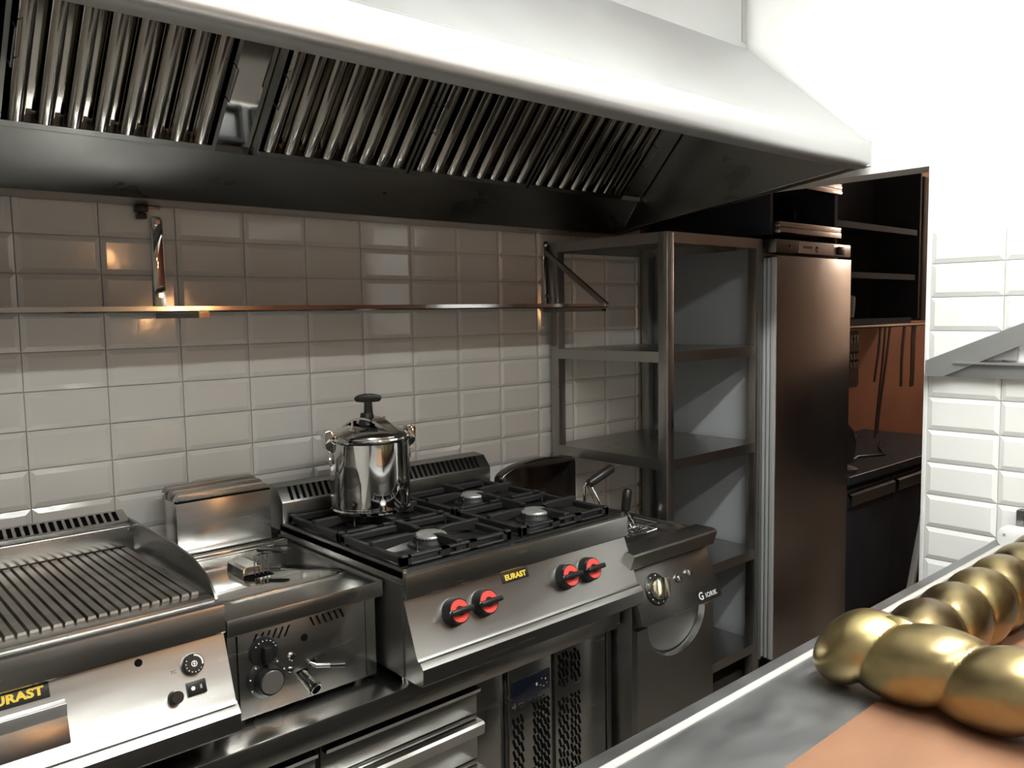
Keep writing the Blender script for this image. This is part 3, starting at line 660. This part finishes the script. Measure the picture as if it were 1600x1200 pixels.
for i in range(9):
    a = math.radians(-60+i*38); b.cyl((0.041*math.cos(a), 0.041*math.sin(a), 0.006), (0.041*math.cos(a), 0.041*math.sin(a), 0.0105), 0.0018, seg=6)
for i in range(7):
    a = math.radians(20+i*20); b.cyl((-0.005+0.027*math.cos(a), 0.063+0.027*math.sin(a), 0.011), (-0.005+0.027*math.cos(a), 0.063+0.027*math.sin(a), 0.0135), 0.0014, seg=6)
finish(b, 'dial_marks', 'white_pl', fp)
b = B(at(FMx, 0.402, 0.792)); b.cyl((0, 0, -0.001), (0, 0, 0.0008), 0.0085, seg=20); finish(b, 'inspection_hole', 'hole', fp)
for u, v_, r_ in ((0.368, 0.757, 0.0095), (0.364, 0.727, 0.0065)):
    finish(B(at(FMx, u, v_)).lathe([(0, 0), (r_, 0), (r_, 0.004), (r_*0.7, 0.007), (0, 0.008)], (0, 0, 0), 20), 'pilot_light', 'chrome', fp)
b = B(at(FMx, 0, 0)); b.prism([(0.378, 0.716), (0.405, 0.720), (0.408, 0.712), (0.384, 0.706)], 0.0, 0.001, 'z'); b.prism([(0.409, 0.731), (0.426, 0.735), (0.428, 0.728), (0.411, 0.723)], 0.0, 0.001, 'z'); finish(b, 'tap_slots', 'hole', fp)
b = B(); b.cyl((0.392, YF, 0.708), (0.398, YF-0.020, 0.696), 0.0125, 0.0125, 20); b.cyl((0.398, YF-0.020, 0.696), (0.402, YF-0.040, 0.686), 0.014, 0.014, 20); b.cyl((0.402, YF-0.040, 0.686), (0.4035, YF-0.047, 0.6825), 0.0165, 0.0165, 8); tp = finish(b, 'drain_tap', 'chrome', fp)
b = B(); b.cyl((0.4035, YF-0.0472, 0.6825), (0.4037, YF-0.0482, 0.682), 0.011, seg=18); finish(b, 'tap_mouth', 'hole', fp)
b = B(); b.tube([(0.413, YF, 0.727), (0.419, YF-0.020, 0.726), (0.450, YF-0.032, 0.722)], 0.0050, 10); finish(b, 'tap_lever', 'chrome', fp)
b = B(); b.cyl((0.448, YF-0.0315, 0.7223), (0.480, YF-0.044, 0.718), 0.0062, 0.0070, 14); finish(b, 'lever_grip', 'blackpl', fp)
# lid plate, folded lid handle, basket stem and flat black grip
def rrect(x0, x1, y0, y1, r, k=6):
    pts = []
    for cx, cy, a0 in ((x1-r, y1-r, 0), (x0+r, y1-r, PI/2), (x0+r, y0+r, PI), (x1-r, y0+r, 3*PI/2)):
        for i in range(k+1): a = a0+PI/2*i/k; pts.append((cx+r*math.cos(a), cy+r*math.sin(a)))
    return pts
finish(B().prism(rrect(FX0+0.030, FX1-0.030, -0.590, -0.235, 0.035), FT, FT+0.006, 'z'), 'well_lid', 'steel_pol', fy, bevel=0.002)
b = B(); b.sheet([(0.350, FT+0.006), (0.353, FT+0.030), (0.360, FT+0.036), (0.398, FT+0.036)], -0.470, -0.375, -0.002, 'y'); b.box(0.396, 0.398, -0.470, -0.375, FT+0.020, FT+0.036); finish(b, 'lid_handle', 'steel_pol', fy)
finish(B().box(0.352, 0.430, -0.475, -0.440, FT+0.006, FT+0.0068), 'lid_slot', 'hole', fy)
b = B()
for i in range(4):
    x = 0.385+i*0.011; b.tube([(x, -0.462, FT+0.004), (x, -0.462, FT+0.046), (x+0.004, -0.452, FT+0.054), (x+0.045, -0.430, FT+0.054)], 0.0019, 6)
finish(b, 'basket_stem', 'chrome', fy)
gp = finish(B(frame((0.445, -0.43, FT+0.052), (0.6, -0.8, 0), (0.8, 0.6, 0))).prism(rrect(-0.038, 0.050, -0.016, 0.016, 0.012), 0, 0.008, 'z'), 'basket_grip', 'blackpl', fy, bevel=0.002)
b = B(frame((0.445, -0.43, FT+0.052), (0.6, -0.8, 0), (0.8, 0.6, 0))); b.disc_ring((0.036, 0, 0.008), (0, 0, 1), 0.004, 0.009, 0.002, 20); finish(b, 'grip_screw', 'steel_pol', gp)
# heating head at the back
HXa, HXb = 0.293, 0.556
hd = finish(B().box(HXa, HXb, -0.200, -0.115, 0.884, 1.046), 'element_head', 'steel', fy, bevel=0.002)
for i, (y, zt) in enumerate(((-0.195, 1.066), (-0.155, 1.072), (-0.115, 1.076))):
    pts = [(HXa+0.002, 1.040)]+[(HXa+0.002+0.016-0.016*math.cos(a), zt-0.016+0.016*math.sin(a)) for a in [PI/2*i_/5 for i_ in range(6)]]+[(HXb-0.002-0.016+0.016*math.sin(a), zt-0.016+0.016*math.cos(a)) for a in [PI/2*i_/5 for i_ in range(6)]]+[(HXb-0.002, 1.040)]
    finish(B().prism(pts, y-0.004, y+0.022, 'y'), 'head_fin', 'steel_dark' if i else 'steel', hd, bevel=0.001)
finish(B().box(HXa, HXb, -0.2015, -0.19, 1.044, 1.049), 'head_gap', 'hole', hd)
finish(B().box(FX0+0.05, FX1-0.02, -0.232, -0.205, FT, FT+0.018), 'rear_rail', 'steel_pol', fy, bevel=0.002)

# ------------------------------------------------------------------ floor-standing fryer right of the range
KX0, KX1 = 1.428, 1.832
kf = thing('floor_fryer', (1.63, -0.45, 0.0), 'dark floor-standing fryer right of the range with tilted control panel', 'fryer')
b = B(); b.box(KX0, KX1-0.006, -0.790, -0.10, 0.06, 0.700); finish(b, 'cabinet', 'steel_dark', kf, bevel=0.003)
# basin: outer shell with open well
def frame_walls(x0, x1, y0, y1, z0, z1, t):
    b = B(); b.box(x0, x0+t, y0, y1, z0, z1); b.box(x1-t, x1, y0, y1, z0, z1); b.box(x0, x1, y0, y0+t, z0, z1); b.box(x0, x1, y1-t, y1, z0, z1); return b
finish(frame_walls(KX0, KX1-0.018, -0.735, -0.14, 0.690, 0.802, 0.012), 'basin', 'steel', kf, bevel=0.002)
finish(B().box(KX0+0.01, KX1-0.03, -0.725, -0.15, 0.700, 0.765), 'oil_well', 'enamel', kf)
b = B(); b.disc_ring((1.575, -0.655, 0.766), (0, 0, 1), 0.0, 0.012, 0.004, 16); finish(b, 'well_plug', 'chrome', kf)
b = B(); b.cyl((1.745, -0.70, 0.768), (1.745, -0.70, 0.792), 0.003, seg=8); finish(b, 'level_pin', 'bronze', kf)
# chamfered front rim
b = B(); b.prism([(-0.715, 0.790), (-0.735, 0.806), (-0.800, 0.806), (-0.816, 0.803), (-0.820, 0.797), (-0.804, 0.752), (-0.782, 0.742), (-0.735, 0.735)], KX0-0.022, KX1); finish(b, 'front_rim', 'steel_dark', kf, angle=0.35)
# tilted control panel
KP = panel_frame(-0.782, 0.742, -0.846, 0.586, 0.0)
kp = finish(B(KP).box(KX0-0.006, KX1-0.008, 0, 0.168, -0.03, 0.0), 'control_panel', 'steel_dark', kf, bevel=0.004)
b = B(KP); b.prism([(KX0-0.006, 0.0), (KX1-0.1, 0.0), (KX0+0.05, 0.168), (KX0-0.006, 0.168)], 0.0, 0.0006, 'z')
b.bm.clear()
kn = finish(B(at(KP, 1.520, 0.092)).lathe([(0, 0), (0.050, 0), (0.050, 0.003), (0.047, 0.006), (0, 0.006)], (0, 0, 0), 36), 'thermostat_scale', 'blackpl', kp)
b = B(at(KP, 1.520, 0.092))
for i in range(7):
    a = math.radians(80+i*34); b.cyl((0.042*math.cos(a), 0.042*math.sin(a), 0.005), (0.042*math.cos(a), 0.042*math.sin(a), 0.0072), 0.0022, seg=8)
finish(b, 'scale_marks', 'white_pl', kp)['kind'] = 'stuff'
finish(B(at(KP, 1.520, 0.092)).lathe([(0, 0.006), (0.034, 0.006), (0.033, 0.016), (0.030, 0.020), (0, 0.020)], (0, 0, 0), 32), 'thermostat_knob', 'bronze', kp)
finish(B(at(KP, 1.520, 0.092) @ Matrix.Rotation(-0.35, 4, 'Z')).box(-0.013, 0.013, -0.030, 0.030, 0.018, 0.050), 'knob_grip', 'bronze', kp, bevel=0.004)
for u, v_, m in ((1.632, 0.102, 'chrome'), (1.690, 0.107, 'chrome')):
    finish(B(at(KP, u, v_)).lathe([(0, 0), (0.013, 0), (0.013, 0.004), (0.009, 0.010), (0, 0.012)], (0, 0, 0), 20), 'pilot_light', m, kp)
finish(B(at(KP, 1.760, 0.024)).box(-0.062, 0.062, -0.015, 0.016, 0, 0.0015), 'badge', 'ink', kp)
text('badge_initial', 'G', 0.034, at(KP, 1.716, 0.022, 0.0018), 'white_pl', kp, 0.0004, bold=0.0006)
text('badge_lettering', 'IORIK', 0.0215, at(KP, 1.7690, 0.0195, 0.0018), 'white_pl', kp, 0.0004, bold=0.0002, space=1.14)
# door with half-round pull recess
dc, dw, dh = 1.626, 0.148, 0.125
pts = [(KX0, 0.10), (KX1-0.01, 0.10), (KX1-0.01, 0.560)]
pts += [(dc+dw*math.cos(a), 0.560-dh*math.sin(a)) for a in [PI*i/18 for i in range(19)]]
pts += [(KX0, 0.560)]
kd = finish(B().prism(pts, -0.812, -0.790, 'y'), 'door', 'steel_rack', kf)
b = B()
prev = None
for i in range(19):
    a = PI*i/18; c_, s_ = math.cos(a), math.sin(a)
    ring = [b.v((dc+dw*c_*q, yy, 0.560-dh*s_*q)) for q, yy in ((1.02, -0.8125), (1.0, -0.8125), (0.95, -0.793))]
    if prev:
        b.bm.faces.new((prev[0], prev[1], ring[1], ring[0])); b.bm.faces.new((prev[1], prev[2], ring[2], ring[1]))
    prev = ring
finish(b, 'pull_edge', 'steel', kd)
finish(B().prism([(dc+dw*1.02*math.cos(PI*i/18), 0.575-dh*1.02*math.sin(PI*i/18)) for i in range(19)], -0.7915, -0.7905, 'y'), 'pull_recess', 'steel_v', kd)
for x in (KX0+0.04, KX1-0.05):
    for y in (-0.74, -0.16): b = B(); b.cyl((x, y, 0), (x, y, 0.062), 0.02, 0.024, 14); finish(b, 'foot', 'steel_dark', kf)
# raised lid at the back with rounded shoulder
pts = [(KX0+0.01, 0.78), (KX0+0.01, 0.935)]+[(KX0+0.01+0.22-0.22*math.cos(a), 0.935+0.055*math.sin(a)) for a in [PI/2*i/10 for i in range(1, 11)]]+[(KX1-0.03, 0.978), (KX1-0.016, 0.968), (KX1-0.012, 0.950), (KX1-0.012, 0.78)]
finish(B().prism(pts, -0.185, -0.140, 'y'), 'raised_lid', 'lid_dark', kf, bevel=0.006, seg=3)
# baskets with black handles
for i, (hx, p0, p1, lab) in enumerate(((1.60, (1.600, -0.455, 0.938), (1.705, -0.475, 0.985), 'fry basket with tilted black handle in the floor fryer, nearer the range'),
                                       (1.755, (1.776, -0.470, 0.815), (1.790, -0.470, 0.895), 'fry basket with upright black handle in the floor fryer, nearer the rack'))):
    t = thing('fry_basket', (hx, -0.42, 0.768), lab, 'basket', 'fry baskets of the floor fryer')
    cx = 1.535 if i == 0 else 1.715
    b = B()
    for zz in (0.772, 0.794): b.tube([(cx-0.075, -0.60, zz), (cx+0.075, -0.60, zz), (cx+0.075, -0.26, zz), (cx-0.075, -0.26, zz)], 0.002, 6, closed=True)
    for k in range(8): b.tube([(cx-0.075+0.15*k/7, -0.60, 0.794), (cx-0.075+0.15*k/7, -0.60, 0.770), (cx-0.075+0.15*k/7, -0.26, 0.770), (cx-0.075+0.15*k/7, -0.26, 0.794)], 0.0012, 5)
    for k in range(10): b.tube([(cx-0.075, -0.60+0.34*k/9, 0.770), (cx+0.075, -0.60+0.34*k/9, 0.770)], 0.0012, 5)
    finish(b, 'wire_cage', 'chrome', t)
    b = B(); p0, p1 = Vector(p0), Vector(p1); d = (p1-p0).normalized()
    P = [p0, p0+d*0.004, p0+(p1-p0)*0.5, p1-d*0.010, p1-d*0.003, p1]
    b.tube(P, [0.013, 0.016, 0.017, 0.017, 0.013, 0.006], 14); finish(b, 'grip', 'blackpl', t)
    b = B()
    for s_ in (-0.012, 0.012): b.tube([(cx+s_, -0.60, 0.794), p0+Vector((s_, -0.05, -0.07)), p0+Vector((s_*0.6, 0, 0)), p0+d*0.02], 0.0022, 6)
    if i == 0:
        b.tube([(1.585, -0.45, 0.80), (1.585, -0.45, 0.925), (1.595, -0.45, 0.94), (1.605, -0.455, 0.925)], 0.0045, 8); b.tube([(1.66, -0.47, 0.80), (1.645, -0.465, 0.86), (1.615, -0.455, 0.945)], 0.0022, 6)
    finish(b, 'stem', 'chrome', t)

# ------------------------------------------------------------------ storage rack
QX0, QX1, QY0, QY1 = 1.846, 2.446, -0.602, -0.028
rk = thing('storage_rack', (2.14, -0.31, 0.0), 'tall dark steel storage rack with five empty shelves beside the fridge', 'rack')
for x in (QX0, QX1-0.04):
    for y in (QY0, QY1-0.04):
        finish(B().box(x, x+0.04, y, y+0.04, 0.0, 1.80), 'post', 'steel_rack', rk, bevel=0.003)
for zt in (1.802, 1.386, 1.003, 0.571, 0.183):
    b = B(); b.box(QX0+0.002, QX1-0.002, QY0+0.002, QY1-0.002, zt-0.004, zt)
    e = 0.038
    b.box(QX0+0.001, QX1-0.001, QY0+0.0005, QY0+0.0025, zt-e, zt); b.box(QX0+0.001, QX1-0.001, QY1-0.003, QY1-0.001, zt-e, zt)
    b.box(QX0+0.0005, QX0+0.0025, QY0+0.001, QY1-0.001, zt-e, zt); b.box(QX1-0.003, QX1-0.001, QY0+0.001, QY1-0.001, zt-e, zt)
    for v_ in b.bm.verts:
        pass
    finish(b, 'shelf', 'steel_rack', rk, smooth=False)

# ------------------------------------------------------------------ upright fridge beyond the opening
fr = thing('upright_fridge', (2.78, -0.35, 0.0), 'tall upright fridge with brushed steel door right of the rack', 'refrigerator')
b = B(); b.box(2.472, 3.085, -0.585, -0.04, 0.09, 1.800); finish(b, 'cabinet', 'fridge_side', fr, bevel=0.004)
b = B(); b.box(2.476, 3.085, -0.650, -0.590, 0.10, 1.738); fd = finish(b, 'door', 'steel_door', fr, bevel=0.004)
for i, (y0, y1) in enumerate(((-0.648, -0.628), (-0.622, -0.610), (-0.604, -0.592))):
    finish(B().box(2.468, 2.478, y0, y1, 0.11, 1.73), 'door_edge_profile', 'grey_pl', fd, bevel=0.003)
b = B(); b.box(2.472, 3.085, -0.646, -0.585, 1.748, 1.802); fc = finish(b, 'control_strip', 'steel_dark', fr, bevel=0.004)
b = B(); b.box(2.640, 2.930, -0.6485, -0.646, 1.752, 1.798); lb = finish(b, 'label', 'label', fr, bevel=0.001)
b = B()
for i in range(7): b.box(2.672+i*0.011, 2.680+i*0.011, -0.6495, -0.6484, 1.772, 1.782)
finish(b, 'label_print', 'ink', lb)['kind'] = 'stuff'
b = B()
for i in range(14):
    a = i/13*5.0; r_ = 0.004+0.009*i/13; b.box(2.785+r_*math.cos(a)-0.003, 2.785+r_*math.cos(a)+0.003, -0.6495, -0.6484, 1.774+r_*math.sin(a)-0.003, 1.774+r_*math.sin(a)+0.003)
finish(b, 'label_emblem', 'ink', lb)
b = B(); b.cyl((2.575, -0.646, 1.778), (2.575, -0.651, 1.778), 0.006, seg=12); finish(b, 'lock', 'blackpl', fr)
b = B(); b.box(2.965, 3.02, -0.652, -0.646, 1.755, 1.79); finish(b, 'switch_block', 'blackpl', fr, bevel=0.002)
for x in (2.52, 3.04):
    for y in (-0.54, -0.1): b = B(); b.cyl((x, y, 0), (x, y, 0.092), 0.02, seg=12); finish(b, 'foot', 'blackpl', fr)
# dark cupboard over the fridge with steel shelf lips
cu = thing('overhead_cupboard', (2.75, -0.3, 1.815), 'dark open cupboard over the fridge with steel shelf lips', 'cupboard')
b = B(); b.box(2.47, 2.49, -0.62, -0.02, 1.82, 2.30); b.box(2.985, 3.0, -0.62, -0.02, 1.82, 2.30); b.box(2.49, 2.985, -0.04, -0.02, 1.82, 2.30); b.box(2.49, 2.985, -0.62, -0.04, 2.28, 2.30); finish(b, 'shell', 'dark_cab', cu)
for z0 in (1.826, 2.010):
    s_ = finish(B().box(2.49, 2.985, -0.60, -0.04, z0, z0+0.016), 'board', 'dark_cab', cu)
    b = B(); b.box(2.492, 2.985, -0.652, -0.60, z0, z0+0.021); b.box(2.492, 2.985, -0.650, -0.60, z0+0.0225, z0+0.044); finish(b, 'steel_lip', 'steel_pol', s_, bevel=0.001)
tag(finish(B().box(2.86, 2.97, -0.50, -0.30, 1.8425, 1.96), 'storage_box', 'enamel', bevel=0.006), 'dark box standing in the cupboard over the fridge', 'box')

# ------------------------------------------------------------------ store room beyond the opening
ct = thing('store_counter', (3.6, -0.33, 0.0), 'dark undercounter fridge with worktop right of the tall fridge', 'counter')
b = B(); b.box(3.10, 4.60, -0.65, -0.01, 0.730, 0.770); finish(b, 'worktop', 'dark_cab', ct, bevel=0.003)
b = B(); b.box(3.11, 4.59, -0.60, -0.02, 0.05, 0.730); finish(b, 'carcass', 'dark_cab', ct)
b = B(); b.tube([(3.10, -0.651, 0.768), (4.60, -0.651, 0.768)], 0.002, 6); finish(b, 'worktop_edge', 'steel_dark', ct)
for x0, x1 in ((3.12, 3.59), (3.61, 4.08), (4.10, 4.57)):
    d = finish(B().box(x0, x1, -0.625, -0.602, 0.10, 0.70), 'door', 'dark_cab', ct, bevel=0.004)
    b = B(); b.sheet([(-0.626, 0.615), (-0.650, 0.630), (-0.652, 0.680), (-0.626, 0.690)], x0+0.01, x1-0.01, -0.003); finish(b, 'pull', 'steel_dark', d)
b = B(); b.cyl((3.615, -0.652, 0.748), (3.615, -0.660, 0.748), 0.008, seg=14); finish(b, 'lock', 'steel_pol', ct)
wc = thing('wall_cupboard', (4.2, -0.15, 1.42), 'dark open wall cupboard with three shelves over the store counter', 'cupboard')
b = B(); b.box(3.60, 3.62, -0.31, -0.01, 1.46, 2.35); b.box(4.62, 4.64, -0.31, -0.01, 1.46, 2.35); b.box(3.62, 4.62, -0.03, -0.01, 1.46, 2.35); finish(b, 'shell', 'dark_cab', wc)
for zt, x1 in ((1.975, 4.60), (1.715, 4.585), (1.465, 4.545)):
    s_ = finish(B().box(3.62, x1, -0.30, -0.03, zt-0.018, zt), 'board', 'dark_cab', wc)
    finish(B().box(3.62, x1, -0.304, -0.30, zt-0.030, zt+0.002), 'board_lip', 'dark_cab', s_)
b = B(); b.box(3.55, 4.80, -0.315, -0.285, 1.415, 1.432); finish(b, 'hanging_rail', 'bronze', wc, bevel=0.003)
for i, (x, z0) in enumerate(((3.87, 1.475), (3.965, 1.475))):
    finish(B().lathe([(0, 0), (0.035, 0), (0.04, 0.05), (0.042, 0.11), (0.03, 0.12), (0, 0.12)], (x, -0.2, z0), 20), 'jar', 'grey_pl').update_tag()
    o = bpy.data.objects[-1] if False else None
jars = [o for o in S.objects if o.name.startswith('jar')]
for o, lab in zip(jars, ('grey jar on the lowest shelf of the wall cupboard, nearer the fridge', 'grey jar on the lowest shelf of the wall cupboard, further from the fridge')): tag(o, lab, 'jar', 'jars in the wall cupboard')
finish(B().box(4.70, 4.90, -0.30, -0.01, 1.445, 2.30), 'board_column', 'bark', bevel=0.01)
tag(bpy.data.objects['board_column'], 'rough brown board column at the end of the wall cupboard', 'column')
# straps hanging from the rail
straps = [(4.155, 0.30, 4.10, 0.010, 'dark brown strap hanging leftmost from the cupboard rail'), (4.215, 0.62, 4.115, 0.009, 'long brown strap crossing its neighbour under the cupboard rail'), (4.27, 0.60, 4.14, 0.010, 'long dark strap slanting down from the rail to the counter'),
          (4.46, 0.35, 4.43, 0.014, 'short forked strap hanging alone from the cupboard rail'), (4.60, 0.36, 4.575, 0.028, 'broad dark apron strap hanging near the end of the rail')]
for x, ln, xe, w, lab in straps:
    b = B(); prev = None; n = 8
    for i in range(n+1):
        t = i/n; xc = x+(xe-x)*t+0.006*math.sin(t*5+x*9); z = 1.416-ln*t; ww = w*(1-0.15*t)
        ring = [b.v((xc-ww, -0.298, z)), b.v((xc+ww, -0.298, z)), b.v((xc+ww, -0.304, z)), b.v((xc-ww, -0.304, z))]
        if prev:
            for k in range(4): b.bm.faces.new((prev[k], prev[(k+1) % 4], ring[(k+1) % 4], ring[k]))
        else: b.bm.faces.new(ring)
        prev = ring
    b.bm.faces.new(prev[::-1])
    tag(finish(b, 'hanging_strap', 'cord'), lab, 'strap', 'straps on the cupboard rail')
# hooks rack with small steel tools just beside the fridge
t = thing('tool_board', (3.83, -0.28, 1.16), 'dark tool board with small steel clips beside the fridge', 'tool holder')
finish(B().prism(rrect(3.70, 3.925, 1.10, 1.405, 0.03), -0.29, -0.275, 'y'), 'back_board', 'cord', t)
for k, zc in enumerate((1.375, 1.29, 1.245)):
    b = B()
    for x in (3.80, 3.835, 3.87): b.box(x, x+0.020, -0.305, -0.29, zc-0.006, zc+0.006); b.tube([(x+0.01, -0.30, zc), (x+0.012, -0.305, zc-0.035)], 0.003, 6)
    finish(b, 'clip_row', 'steel_pol', t)
# black appliance with its cable on the counter, loose cables
t = thing('black_appliance', (3.33, -0.4, 0.77), 'small black appliance with a looped cable on the store counter', 'appliance')
finish(B().prism([(3.12, 0.77), (3.46, 0.77), (3.47, 0.86), (3.46, 0.93), (3.36, 1.0), (3.12, 0.985)], -0.50, -0.30, 'y'), 'housing', 'enamel', t, bevel=0.012)
finish(B().box(3.13, 3.30, -0.52, -0.50, 0.95, 0.975), 'lever', 'steel_dark', t, bevel=0.004)
finish(B().tube([(3.46, -0.42, 0.90), (3.50, -0.43, 0.925), (3.555, -0.44, 0.90), (3.565, -0.45, 0.85), (3.53, -0.46, 0.80), (3.47, -0.46, 0.785)], 0.008, 8), 'cable', 'blackpl', t)
finish(B().lathe([(0, 0), (0.05, 0), (0.055, 0.02), (0.03, 0.03), (0, 0.03)], (3.20, -0.58, 0.7705), 20), 'small_bowl', 'steel_dark')
tag(bpy.data.objects['small_bowl'], 'small grey bowl at the front of the store counter beside the fridge', 'bowl')
tag(finish(B().tube([(3.47, -0.48, 0.777), (3.6, -0.45, 0.777), (3.75, -0.52, 0.777), (3.95, -0.40, 0.777), (4.15, -0.33, 0.78)], 0.006, 6), 'power_cable', 'blackpl'), 'long thin black cable lying across the store counter', 'cable')
tag(finish(B().tube([(3.85, -0.22, 0.777), (3.95, -0.25, 0.777), (4.05, -0.2, 0.777), (4.3, -0.12, 0.777)], 0.006, 6), 'power_cable', 'blackpl'), 'short black cable lying at the back of the store counter', 'cable')
# warm store lamp under the cupboard
t = thing('store_lamp', (4.25, -0.12, 1.41), 'small warm lamp fixed under the wall cupboard', 'lamp')
finish(B().box(4.10, 4.40, -0.16, -0.09, 1.425, 1.455), 'housing', 'dark_cab', t)
finish(B().box(4.12, 4.38, -0.15, -0.10, 1.417, 1.425), 'bulb', 'lampstore', t)
# step ladder behind the stub wall
ld = thing('step_ladder', (2.50, -1.22, 0.0), 'aluminium step ladder leaning behind the white tiled stub wall', 'ladder')
for dx in (0.0, 0.34):
    b = B(); b.prism([(-1.142, 0.0), (-1.164, 0.0), (-1.317, 1.02), (-1.295, 1.02)], 2.33+dx, 2.345+dx); finish(b, 'rail', 'alu', ld, bevel=0.002)
    b = B(); b.prism([(-1.560, 0.0), (-1.575, 0.0), (-1.345, 1.02), (-1.330, 1.02)], 2.335+dx, 2.347+dx); finish(b, 'rear_rail', 'alu', ld)
for zz in (0.21, 0.445, 0.68):
    y = -1.147-0.150*zz
    finish(B().box(2.345, 2.67, y-0.06, y+0.010, zz-0.012, zz+0.012), 'tread', 'alu', ld, bevel=0.003)

# ------------------------------------------------------------------ pass counter in the foreground
CT = 0.856
pc = thing('pass_counter', (1.1, -1.8, 0.0), 'grey steel topped pass counter in the foreground', 'counter')
b = B(); b.box(-0.05, XW-0.012, -2.30, -1.562, CT-0.035, CT); finish(b, 'steel_top', 'steel_counter', pc, bevel=0.003)
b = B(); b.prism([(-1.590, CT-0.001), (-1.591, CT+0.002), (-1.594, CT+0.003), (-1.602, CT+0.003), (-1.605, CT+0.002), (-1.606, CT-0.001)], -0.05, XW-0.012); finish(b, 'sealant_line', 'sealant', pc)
b = B(); b.box(-0.02, XW-0.02, -2.26, -1.60, 0.0, CT-0.036); finish(b, 'carcass', 'steel_dark', pc)

tag(finish(B().box(0.45, 1.42, -2.20, -1.778, CT+0.0003, CT+0.003), 'serving_board', 'tan', bevel=0.001), 'thin tan board lying on the pass counter under the brass frame', 'board')

# ------------------------------------------------------------------ brass rope-twist frame on the counter
br = thing('brass_frame', (1.5, -1.75, CT), 'large aged brass rope-twist frame lying on the pass counter', 'frame')
RB = 0.072; LUMP = 0.130
def twist(path_fn, L, n, name, s_peak, taper):
    b = B(); seg = 48; rings = []
    phase = PI/2+2*PI*s_peak/LUMP
    for i in range(n+1):
        s_ = L*i/n; o, U, V = path_fn(s_)
        k = 1.0
        if taper and s_ < 0.085: k = 0.12+0.88*math.sqrt(max(0.0, 1-((0.085-s_)/0.085)**2))**1.1
        ring = []
        for j in range(seg):
            th = 2*PI*j/seg
            ph = -th-2*PI*s_/LUMP+phase
            rr = RB*k*(0.77+0.23*abs(math.cos(ph/2))**0.6)
            ring.append(b.v(o+U*rr*math.cos(th)+V*rr*math.sin(th)))
        rings.append(ring)
    for i in range(n):
        for j in range(seg): b.bm.faces.new((rings[i][j], rings[i][(j+1) % seg], rings[i+1][(j+1) % seg], rings[i+1][j]))
    b.bm.faces.new(rings[0][::-1]); b.bm.faces.new(rings[-1])
    return finish(b, name, 'brass', br, angle=3.0)
zc = CT+0.076
ox, oy = 0.930, -1.652
twist(lambda s_: (Vector((ox+s_, -1.80, zc)), Vector((0, 1, 0)), Vector((0, 0, 1))), 1.16, 220, 'twisted_rail', 1.036-ox, False)
twist(lambda s_: (Vector((0.930, oy-s_, zc-0.030*max(0.0, 1-s_/0.12)**2)), Vector((1, 0, 0)), Vector((0, 0, 1))), 0.62, 160, 'twisted_rail', oy+1.863, True)

# ------------------------------------------------------------------ bracket and small things at the right wall
bk = thing('wall_bracket', (2.13, -1.55, 1.33), 'grey steel shelf bracket with slanting stay on the white tiled wall', 'bracket')
YA = -1.362
b = B(); b.box(2.118, 2.142, -1.755, YA, 1.322, 1.362); finish(b, 'arm', 'bracket_grey', bk, bevel=0.001)
b = B(); b.box(2.10, 2.142, -1.755, YA-0.08, 1.362, 1.368); finish(b, 'arm_flange', 'bracket_grey', bk)
b = B(); b.prism([(YA, 1.322), (YA, 1.368), (-1.755, 1.5395), (-1.755, 1.484), (YA-0.05, 1.322)], 2.106, 2.117); finish(b, 'stay', 'bracket_grey', bk)
b = B(); b.box(2.125, 2.142, -1.600, -1.50, 1.376, 1.415); finish(b, 'rear_plate', 'bracket_grey', bk, bevel=0.001)
sk = thing('wall_socket', (2.14, -1.68, 0.88), 'dark grey socket box on the white tiled wall above the counter', 'socket')
finish(B().box(2.11, 2.142, -1.72, -1.617, 0.905, 0.955), 'socket_box', 'steel_dark', sk, bevel=0.003)
finish(B().box(2.108, 2.111, -1.70, -1.637, 0.915, 0.945), 'socket_face', 'blackpl', sk, bevel=0.001)
wp = thing('white_device', (2.05, -1.64, CT), 'white rounded plastic device on the counter end behind the brass frame', 'device')
finish(B().prism(rrect(-1.70, -1.585, CT, CT+0.055, 0.02), 2.06, 2.11, 'x'), 'housing', 'white_pl', wp, bevel=0.004)
b = B(); b.cyl((2.06, -1.605, CT+0.036), (2.058, -1.605, CT+0.036), 0.004, seg=10); finish(b, 'indicator', 'grey_pl', wp)
